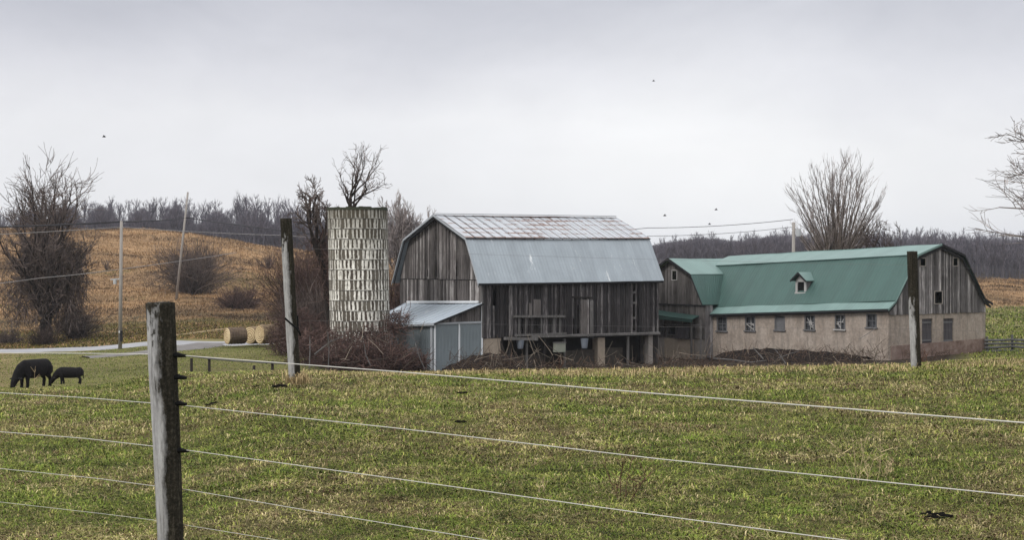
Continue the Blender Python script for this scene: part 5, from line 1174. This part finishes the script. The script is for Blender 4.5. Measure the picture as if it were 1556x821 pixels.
wire('lowest strand of the near fence at the bottom left of the picture', [(3, 764), (160, 782), (240, 792), (400, 818), (700, 870), (1556, 1020)], .0013)
for lab, pts in [('upper thin old wire strung between the mossy leaning post and the post by the stable', [(443, 377, 20), (1386, 403, 24), (1700, 414, 25.5)]), ('middle thin old wire on the mossy leaning post', [(443, 487, 20), (1389, 500, 24), (1700, 506, 25.5)]), ('uppermost thin old wire on the mossy leaning post', [(436, 360, 20.1), (1386, 392, 24)])][:2]:
    cable(lab, pts, .0014, 'old_wire', .02, 'fence_wire', 'fence wire')
# rail fence at far right
def rail_fence():
    t = empty('rail_fence', (px_X(1528, 128), 128, -5.6)); tag(t, 'weathered grey split-rail fence right of the stable', 'fence')
    D = 128
    for i, xx in enumerate([1500, 1538, 1576, 1620]):
        mb = MB(); X = px_X(xx, D + i); mb.bar((X, D + i, g1(X, D + i) - .3), (X, D + i, py_Z(509 if i == 1 else 512, D + i)), .16, .16, up=(0, 1, 0)); mb.build('post', M['rail_wood'], t)
    for (x0, x1) in [(1496, 1538), (1538, 1580), (1578, 1622)]:
        for k, yy in enumerate([517, 522.5, 528, 534]):
            mb = MB(); j = R.uniform(-1.2, 1.2); d0, d1 = 128 + (x0-1496)/42*.9, 128 + (x1-1496)/42*.9; mb.tube([(px_X(x0 - 1, d0), d0 - .12, py_Z(yy + j, d0)), (px_X((x0+x1)/2, d0), d0 - .15, py_Z(yy + R.uniform(-.8, .8), d0)), (px_X(x1 + 1, d1), d1 - .12, py_Z(yy - j, d1))], [.09, .11, .085], 6); mb.build('rail', M['rail_wood'], t)
rail_fence()
# low wire fence in the dip left of the middle post
t = empty('low_fence', (px_X(340, 66), 66, g1(px_X(340, 66), 66))); tag(t, 'low dark wire fence with short posts in the dip left of the mossy post', 'fence')
for xx, yy in [(291, 545), (318, 543), (386, 556), (414, 549)]:
    D = 66; X = px_X(xx, D); mb = MB(); mb.tube([(X, D, py_Z(yy + 32, D)), (X, D, py_Z(yy, D))], .06, 6); mb.build('post', M['small_post'], t)
mb = MB(); mb.tube([(px_X(x, 66), 65.9, py_Z(y, 66)) for x, y in [(285, 541), (318, 545), (360, 549), (414, 552), (436, 553)]], .03, 5); mb.build('top_rail', M['rail_wood'], t)

# ------------------------------------------------------------ hay bales
def bale(label, px, ybot, D, r, L, rz, side='hay_side'):
    X = px_X(px, D); z = py_Z(ybot, D); t = empty('hay_bale', (X, D, z), rz); tag(t, label, 'hay bale', 'round hay bales by the road')
    vs = []; fs = []; n, k = 40, 12; rng = random.Random(int(px))
    for i in range(k + 1):
        x = -L/2 + L * i / k; e = min(i, k - i); rr_ = r * (1 - (.06 if e == 0 else 0))
        for j in range(n):
            a_ = 2*math.pi*j/n; q_ = rr_ * (1 + .03 * math.sin(j * 7.1 + i * 3.3) ) * (1 if math.sin(a_) > -.8 else .95); vs.append((x, q_ * math.cos(a_), r * .97 + q_ * math.sin(a_)))
    for i in range(k):
        for j in range(n): j2 = (j+1) % n; fs.append((i*n+j, i*n+j2, (i+1)*n+j2, (i+1)*n+j))
    me = bpy.data.meshes.new('bale_roll'); me.from_pydata(vs, [], fs); me.materials.append(M[side]); o = bpy.data.objects.new('bale_roll', me); COL.objects.link(o); o.parent = t
    for sg in (-1, 1):
        vs = [(sg * (L/2 + .03 - .05 * (rr_ == 8)), 0, r*.97)]; fs = []
        for ring in range(1, 9):
            for j in range(n): a_ = 2*math.pi*j/n; q_ = r * .95 * ring / 8; vs.append((sg * (L/2 + (.03 if ring % 2 else -.0) - (.03 if ring == 8 else 0)), q_*math.cos(a_), r*.97 + q_*math.sin(a_)))
        for j in range(n): fs.append((0, 1+j, 1+(j+1) % n))
        for ring in range(7):
            for j in range(n): a_ = 1+ring*n+j; b_ = 1+ring*n+(j+1) % n; fs.append((a_, b_, b_+n, a_+n))
        me = bpy.data.meshes.new('bale_end'); me.from_pydata(vs, [], fs); me.transform(Matrix.Translation((0, 0, -r*.97))); me.materials.append(M['hay_end']); o = bpy.data.objects.new('bale_end', me); COL.objects.link(o); o.parent = t; o.location = (0, 0, r*.97)
bale('dark-sided round hay bale, left one of the row by the road', 358, 523.5, 143, .78, 1.7, math.radians(34), 'hay_dark')
bale('middle round hay bale with straw-coloured end, partly hidden between two others', 386, 523, 145.5, .82, 1.3, math.radians(62))
bale('pale round hay bale at the right end of the row by the road', 408, 523, 143.5, .90, 1.9, math.radians(40))

# ------------------------------------------------------------ cattle
def loft(mb, P, R_, n=16):
    b0 = len(mb.v); P = [Vector(p) for p in P]
    for i, p in enumerate(P):
        d = (P[min(i+1, len(P)-1)] - P[max(i-1, 0)]).normalized(); a = Vector((0, 1, 0)); a = (a - d * a.dot(d)).normalized(); b = d.cross(a); ry, rz = R_[i]
        for j in range(n): t = 2*math.pi*j/n; mb.v.append(tuple(p + a*math.cos(t)*ry + b*math.sin(t)*rz))
    for i in range(len(P)-1):
        for j in range(n): k = (j+1) % n; mb.f.append((b0+i*n+j, b0+i*n+k, b0+(i+1)*n+k, b0+(i+1)*n+j))
    mb.f.append(tuple(range(b0+n-1, b0-1, -1))); e = b0+(len(P)-1)*n; mb.f.append(tuple(range(e, e+n)))
def cow(name, label, cat, loc, rz, scale, stance=0.0, slim=1.0):
    """grazing head down, facing +X, 1.4 m at the back; one remeshed skin"""
    t = empty(name, loc, rz); tag(t, label, cat); t.scale = (scale,) * 3; mb = MB(); q = slim
    loft(mb, [(-1.0, 0, 1.02), (-.95, 0, 1.0), (-.80, 0, .98), (-.45, 0, .94*q+.06*(1-q)), (0, 0, .90+.06*(1-q)), (.40, 0, .91+.05*(1-q)), (.72, 0, .94), (.92, 0, .92), (1.0, 0, .9)],
         [(.06, .10), (.20, .26), (.29, .38), (.34*q, .43*q), (.37*q, .47*q), (.34*q, .46*q), (.28, .42), (.19, .30), (.08, .14)])
    loft(mb, [(.62, 0, 1.02), (.90, 0, .88), (1.12, 0, .66), (1.26, 0, .48), (1.32, 0, .40)], [(.24, .36), (.22, .34), (.19, .27), (.17, .21), (.13, .16)], 12)
    loft(mb, [(1.20, 0, .56), (1.28, 0, .46), (1.36, 0, .30), (1.43, 0, .14), (1.46, 0, .06)], [(.13, .13), (.18, .18), (.15, .17), (.12, .12), (.11, .08)], 12)
    for sy, dx in ((1, 0), (-1, -stance)):
        loft(mb, [(.66, sy*.17, .90), (.66, sy*.19, .62), (.66+dx*.5, sy*.19, .40), (.66+dx, sy*.19, .12), (.69+dx, sy*.19, .0)], [(.14, .22), (.12, .17), (.09, .095), (.075, .08), (.085, .09)], 10)
        dx2 = stance if sy < 0 else 0
        loft(mb, [(-.72, sy*.17, 1.0), (-.72, sy*.20, .74), (-.66+dx2*.3, sy*.20, .56), (-.82+dx2*.7, sy*.20, .40), (-.80+dx2, sy*.20, .12), (-.76+dx2, sy*.20, .0)], [(.15, .28), (.15, .25), (.11, .15), (.085, .09), (.075, .08), (.085, .09)], 10)
        loft(mb, [(1.22, sy*.10, .50), (1.20, sy*.28, .50), (1.20, sy*.44, .46)], [(.06, .06), (.05, .09), (.025, .04)], 8)
    loft(mb, [(-.92, 0, 1.16), (-1.0, 0, 1.0), (-1.0, 0, .62), (-1.0, 0, .42)], [(.05, .05), (.04, .04), (.035, .035), (.04, .04)], 8)
    me = bpy.data.meshes.new('body'); me.from_pydata(mb.v, [], mb.f); me.update(); o = bpy.data.objects.new('body', me); COL.objects.link(o); o.parent = t; me.materials.append(M['cow_hide'])
    md = o.modifiers.new('skin', 'REMESH'); md.mode = 'VOXEL'; md.voxel_size = .028; md.use_smooth_shade = True
    sm = o.modifiers.new('smooth', 'SMOOTH'); sm.iterations = 5; sm.factor = .5
    return t
D = 80; X = px_X(53, D); cow('black_cow', 'large black cow grazing head down at the far left', 'cow', (X, D, py_Z(589, D)), math.radians(180 + 62), 1.05)
X = px_X(107, D); cow('black_calf', 'smaller black calf grazing sideways just right of the large cow', 'cow', (X, D, py_Z(584, D)), math.radians(180 + 8), .64, stance=.14, slim=.95)
# eartag strands : none

# ------------------------------------------------------------ birds
for i, (x, y) in enumerate([(158, 208), (1010, 328), (1088, 319), (1078, 341), (993, 123)]):
    D = 90 + 8 * i; X = px_X(x, D); z = py_Z(y, D); mb = MB(); s_ = .13
    mb.tube([(X - s_*.8, D, z), (X - s_*.2, D, z + .01), (X + s_*.5, D, z + .01), (X + s_*.9, D, z)], [.01, .035, .03, .008], 6)
    mb.slab([(X - .05, D, z + .02), (X + .05, D, z + .02), (X + .02, D - .22, z + .10)], (0, 0, 1), .01); mb.slab([(X - .05, D, z + .02), (X + .05, D, z + .02), (X + .02, D + .22, z + .10)], (0, 0, 1), .01)
    o = mb.build('bird', M['bird']); tag(o, ['tiny dark bird in the sky above the left woodland', 'tiny bird left of the pair over the right end of the grey roof', 'highest tiny bird above the cables between the barns', 'tiny bird just over the upper cable between the barns', 'tiny faint bird high in the middle of the sky'][i], 'bird', 'birds in the sky')

# ------------------------------------------------------------ grass and ground cover
def blades(name, n_tuft, per, Dr, Pr, h0, w0, scale_fn, pal_fn, seed, label, lean_=1.45, flat=0.0, vari=(.6, 1.45), spread=.05, zoff=0.0, keep=None):
    rng = np.random.default_rng(seed)
    D = np.exp(rng.uniform(math.log(Dr[0]), math.log(Dr[1]), n_tuft)); P = rng.uniform(Pr[0], Pr[1], n_tuft); X = (P - CX) / F * D
    if keep is not None: kk = keep(X, D, P, rng); X, D, P = X[kk], D[kk], P[kk]
    n_tuft = len(X)
    sc = scale_fn(X, D, P) * rng.uniform(.7, 1.4, n_tuft); pal = pal_fn(X, D, P, rng)
    Xt = np.repeat(X, per); Dt = np.repeat(D, per); st = np.repeat(sc, per); ct = np.repeat(pal, per, axis=0); N = len(Xt)
    Xb = Xt + rng.normal(0, spread, N) * st; Yb = Dt + rng.normal(0, spread, N) * st; Zb = gz(Xb, Yb) + zoff
    az = rng.uniform(0, 6.283, N); ln = np.clip(np.abs(rng.normal(.75, .30, N)) * lean_, flat, 1.5); hh = h0 * st * rng.uniform(.5, 1.3, N); ww = w0 * st * rng.uniform(.6, 1.4, N)
    dx, dy = np.cos(az), np.sin(az); sx_, sy_ = -dy, dx; base = np.stack([Xb, Yb, Zb - .01 * st], -1); side = np.stack([sx_, sy_, np.zeros(N)], -1) * ww[:, None]
    out_ = np.sin(np.clip(ln, 0, 1.45)); upv = np.cos(np.clip(ln, 0, 1.45))
    mid_ = base + np.stack([dx * out_ * .35, dy * out_ * .35, upv * .35 + .22], -1) * hh[:, None]
    tip = base + np.stack([dx * out_, dy * out_, upv * .55 + .10], -1) * hh[:, None]
    V_ = np.stack([base - side, base + side, mid_ - side * .8, mid_ + side * .8, tip], 1).reshape(-1, 3)
    b0 = np.arange(N) * 5; F_ = np.concatenate([np.stack([b0, b0+1, b0+3], -1), np.stack([b0, b0+3, b0+2], -1), np.stack([b0+2, b0+3, b0+4], -1)])
    mixp = pal[rng.integers(0, n_tuft, N)]; sw = (rng.random(N) < .15)[:, None]; ct = np.where(sw & (mixp.mean(1, keepdims=True) < 9), .5 * ct + .5 * mixp, ct)
    cj = ct * rng.uniform(*vari, (N, 1)); c5 = np.repeat(cj[:, None, :], 5, 1); 
    me = np_mesh(name, V_, F_, c5.reshape(-1, 3)); o = link_mesh(name, me, M['grass_tint']); tag(o, label, 'grass', kind='stuff'); return o
GP = np.array([[.085, .125, .018], [.15, .185, .034], [.22, .225, .055], [.30, .25, .115], [.40, .33, .18], [.105, .068, .038], [.042, .055, .018]])
def pal_near(X, D, P, rng):
    n1 = fbm(X * 1.3, D * 1.3, 31); n2 = fbm(X * .35, D * .35, 32); n3 = fbm(X * 4.5, D * 4.5, 35)
    dryness = np.clip((n1 - .5) * 3.2 + (n2 - .5) * 2.6 + .38, 0, 1)
    dryness = np.clip(dryness + np.clip((fbm(X * .9 + 3, D * .55, 37) - .57) * 9, 0, 1) * .7, 0, 1); crest = np.clip((D - 21) / 5, 0, 1) * np.clip((P - 380) / 100, 0, 1); dryness = np.clip(dryness + crest * .45, 0, 1)
    u = rng.random(len(X)); idx = np.zeros(len(X), int)
    wgt = np.stack([.24 * (1 - dryness) + .05, .27 * (1 - dryness) + .10, .16 + .08 * dryness, .08 + .20 * dryness, .02 + .12 * dryness, .03 + .28 * dryness, .12 * (1 - dryness) + .05], -1); wgt /= wgt.sum(1, keepdims=True); cs = np.cumsum(wgt, 1)
    idx = (u[:, None] > cs).sum(1).clip(0, 6); n4 = fbm(X * 9, D * 5, 36); return GP[idx] * ((.30 + 1.1 * n3) * (.45 + 1.2 * n4))[:, None] * 1.12
def sc_near(X, D, P): return (D / 9.0) ** .62 * (.45 + .95 * fbm(X * 2.2, D * 2.2, 41))
blades('meadow_grass', 84000, 10, (7.0, 36), (-160, 1720), .062, .0024, sc_near, pal_near, 301, 'short winter pasture grass, green mixed with straw', flat=1.12, spread=.042)
def pal_left(X, D, P, rng):
    n = fbm(X * .3, D * .3, 61); u = rng.random(len(X)); idx = np.where(u < .35 - .2 * n, 0, np.where(u < .68, 1, np.where(u < .82, 2, np.where(u < .93, 3, 6)))); return GP[idx] * .85
blades('valley_grass', 30000, 6, (36, 148), (-200, 640), .08, .009, lambda X, D, P: (D / 60.0) ** .8, pal_left, 302, 'green pasture in the dip where the cattle graze', spread=.25, lean_=1.5)
blades('valley_grass', 6000, 6, (100, 285), (1480, 1760), .2, .02, lambda X, D, P: (D / 80.0) ** .8, pal_left, 312, 'green pasture right of the stable', spread=.25)
HPAL = np.array([[.31, .195, .10], [.38, .255, .14], [.23, .145, .078], [.14, .088, .052], [.09, .065, .042]])
def pal_hill(X, D, P, rng):
    n = fbm(X * .07 + D * .03, D * .17, 71); n2 = fbm(X * .03, D * .06, 72); low = np.clip((250 - D) / 60, 0, 1) * (P < 1000); dr = np.clip((n - .44) * 4.5 + (n2 - .5) * 2.5 + low * .7, 0, 1)
    u = rng.random(len(X)) * .42 + dr * .82; idx = np.where(u < .30, 1, np.where(u < .60, 0, np.where(u < .86, 2, np.where(u < 1.1, 3, 4)))); c = HPAL[idx] * terrace(X, D)[:, None]
    gr = (fbm(X * .06, D * .04, 73) > .60)[:, None] * (D < 300)[:, None]; return np.where(gr, np.array([.16, .13, .055]) * rng.uniform(.7, 1.2, (len(X), 1)), c)
def keep_hill(X, D, P, rng): return ((P < 1000) & (D > 192 + 20 * rng.random(len(X)))) | ((P >= 1000) & (D > 286))
blades('straw_grass', 90000, 6, (190, 446), (-150, 1760), .50, .040, lambda X, D, P: (D / 300.0) * (.7 + .6 * fbm(X * .2, D * .2, 77)), pal_hill, 303, 'tall straw-coloured dead grass on the hillside', lean_=1.25, spread=.6, vari=(.82, 1.2), keep=keep_hill)
def pal_bank(X, D, P, rng): idx = rng.integers(0, 7, len(X)); return GP[idx] * np.array([.8, .62, .6])
blades('bank_grass', 14000, 6, (160, 205), (-150, 640), .28, .03, lambda X, D, P: np.ones(len(X)), pal_bank, 304, 'dull brown-green grass on the bank beyond the road', spread=.4)
# taller straw tufts along the crest
def pal_straw(X, D, P, rng): return np.array([.34, .26, .14]) * rng.uniform(.6, 1.4, (len(X), 1)) * np.array([1, 1, 1])
blades('crest_straw', 900, 9, (22.5, 26), (430, 1720), .10, .003, lambda X, D, P: np.ones(len(X)) * 1.2, pal_straw, 305, 'straw tufts along the crest before the barns', lean_=.9, spread=.05)
blades('post_straw', 60, 12, (19.6, 20.5), (440, 466), .14, .003, lambda X, D, P: np.ones(len(X)) * 1.2, pal_straw, 306, 'straw tuft at the foot of the mossy leaning post', lean_=.5, spread=.03)

# dung pats, weeds
for i, (x, y, rx) in enumerate([(321, 617, 9), (702, 600, 8), (700, 644, 8), (425, 590, 11), (1424, 788, 22), (388, 590, 6)]):
    D = (CZ - .02) * F / (y - HY); X = px_X(x, D)
    for _ in range(6): D = (CZ - g1(X, D)) * F / (y - HY); X = px_X(x, D)
    if D > 34: continue
    r = rx / F * D; mb = MB(); rng = random.Random(i); n = 26; vs = []
    for j in range(40):
        a_ = rng.uniform(0, 6.28); q_ = rng.random() ** .6 * r; cx, cy = X + q_ * math.cos(a_), D + q_ * math.sin(a_) * 1.2; s_ = rng.uniform(.10, .26) * r; z = g1(cx, cy) + .012 * (D / 12)
        mb.tube([(cx - s_, cy, z), (cx - s_*.5, cy, z + s_*.2), (cx + s_*.5, cy, z + s_*.2), (cx + s_, cy, z)], [s_*.35, s_*.8, s_*.75, s_*.3], 6)
    o = mb.build('dung_pat', M['dung'], smooth=True); tag(o, ['dark dung pat right of the near post', 'dark dung pat on the upper slope below the lean-to', 'dark dung pat between first and second strand below the lean-to', 'wide dung pat near the foot of the mossy post', 'largest dung pat at the lower right', 'small dung pat left of the mossy post'][i], 'dung', 'dung pats in the pasture')
def weed(label, x, ybot, h_px, n, mt, seed, spread=.35, rad=.0022):
    D = 12.0; X = px_X(x, D)
    for _ in range(8): D = (CZ - g1(X, D)) * F / (ybot - HY); X = px_X(x, D)
    rng = random.Random(seed); br = []; z0 = g1(X, D); Hh = h_px / F * D
    for k in range(n):
        p = Vector((rng.gauss(0, Hh*.12), rng.gauss(0, Hh*.12), -.01)); d = Vector((rng.gauss(0, spread), rng.gauss(0, spread), 1)).normalized(); pts = [p]; rd = [rad]
        for i in range(5): d = (d + Vector((rng.gauss(0, .12), rng.gauss(0, .12), 0))).normalized(); pts.append(pts[-1] + d * Hh * rng.uniform(.15, .24)); rd.append(rd[-1]*.85)
        br.append((0, pts, rd))
        for j in range(5): i = rng.randint(1, 4); dd = Vector((rng.gauss(0, .7), rng.gauss(0, .7), .6)).normalized(); br.append((1, [pts[i], pts[i] + dd * Hh * .14, pts[i] + dd * Hh * .24], [rad*.7, rad*.6, rad*.4]))
    v_, f_ = tubes_np(br, 4); me = np_mesh('dry_weed', v_, f_, TINT[0]); me.materials.append(M[mt]); o = bpy.data.objects.new('dry_weed', me); COL.objects.link(o); o.location = (X, D, z0); tag(o, label, 'weed', 'dry weeds standing in the pasture')
weed('brown branched dead weed right of centre near the third strand', 952, 758, 85, 7, 'dark_stalk', 1, .45, .0030)
weed('sparse pale dead weed in the right half between second and third strand', 1306, 735, 85, 6, 'stalk', 2, .25)
weed('small straw stalk leaning near the middle of the pasture', 783, 624, 22, 3, 'stalk', 3, .3, .0028)
weed('thin pale stalk in front of the large cow', 50, 602, 46, 1, 'stalk', 4, .15, .004)
weed('little pale weed right of the sparse weed', 1345, 725, 40, 6, 'stalk', 5, .5)
weed('short straw weed on the crest below the grey barn forebay', 847, 566, 30, 2, 'dark_stalk', 6, .15, .003)
weed('reddish weed cluster at the foot of the post by the stable', 1402, 551, 26, 9, 'dark_stalk', 7, .7, .006)
weed('pale twiggy weed at the lower edge of the picture left of centre', 820, 752, 30, 4, 'stalk', 8, .5)

# ------------------------------------------------------------ air
mb = MB(); x0, x1, y0, y1, z0, z1 = -2950, 2950, -60, 3080, -14, 46
mb.hexa([(x0, y0, z0), (x1, y0, z0), (x1, y1, z0), (x0, y1, z0)], [(x0, y0, z1), (x1, y0, z1), (x1, y1, z1), (x0, y1, z1)])
mh = bpy.data.materials.new('haze_air'); mh.use_nodes = True; ht = mh.node_tree; ht.nodes.clear(); hh_n = NT(ht)
pv = hh_n.n('ShaderNodeVolumePrincipled', {'Color': (.80, .84, .93), 'Density': .00011, 'Anisotropy': .1}); hh_n.n('ShaderNodeOutputMaterial', {'Volume': pv.outputs[0]})
hz = mb.build('haze', mh); tag(hz, kind='stuff')
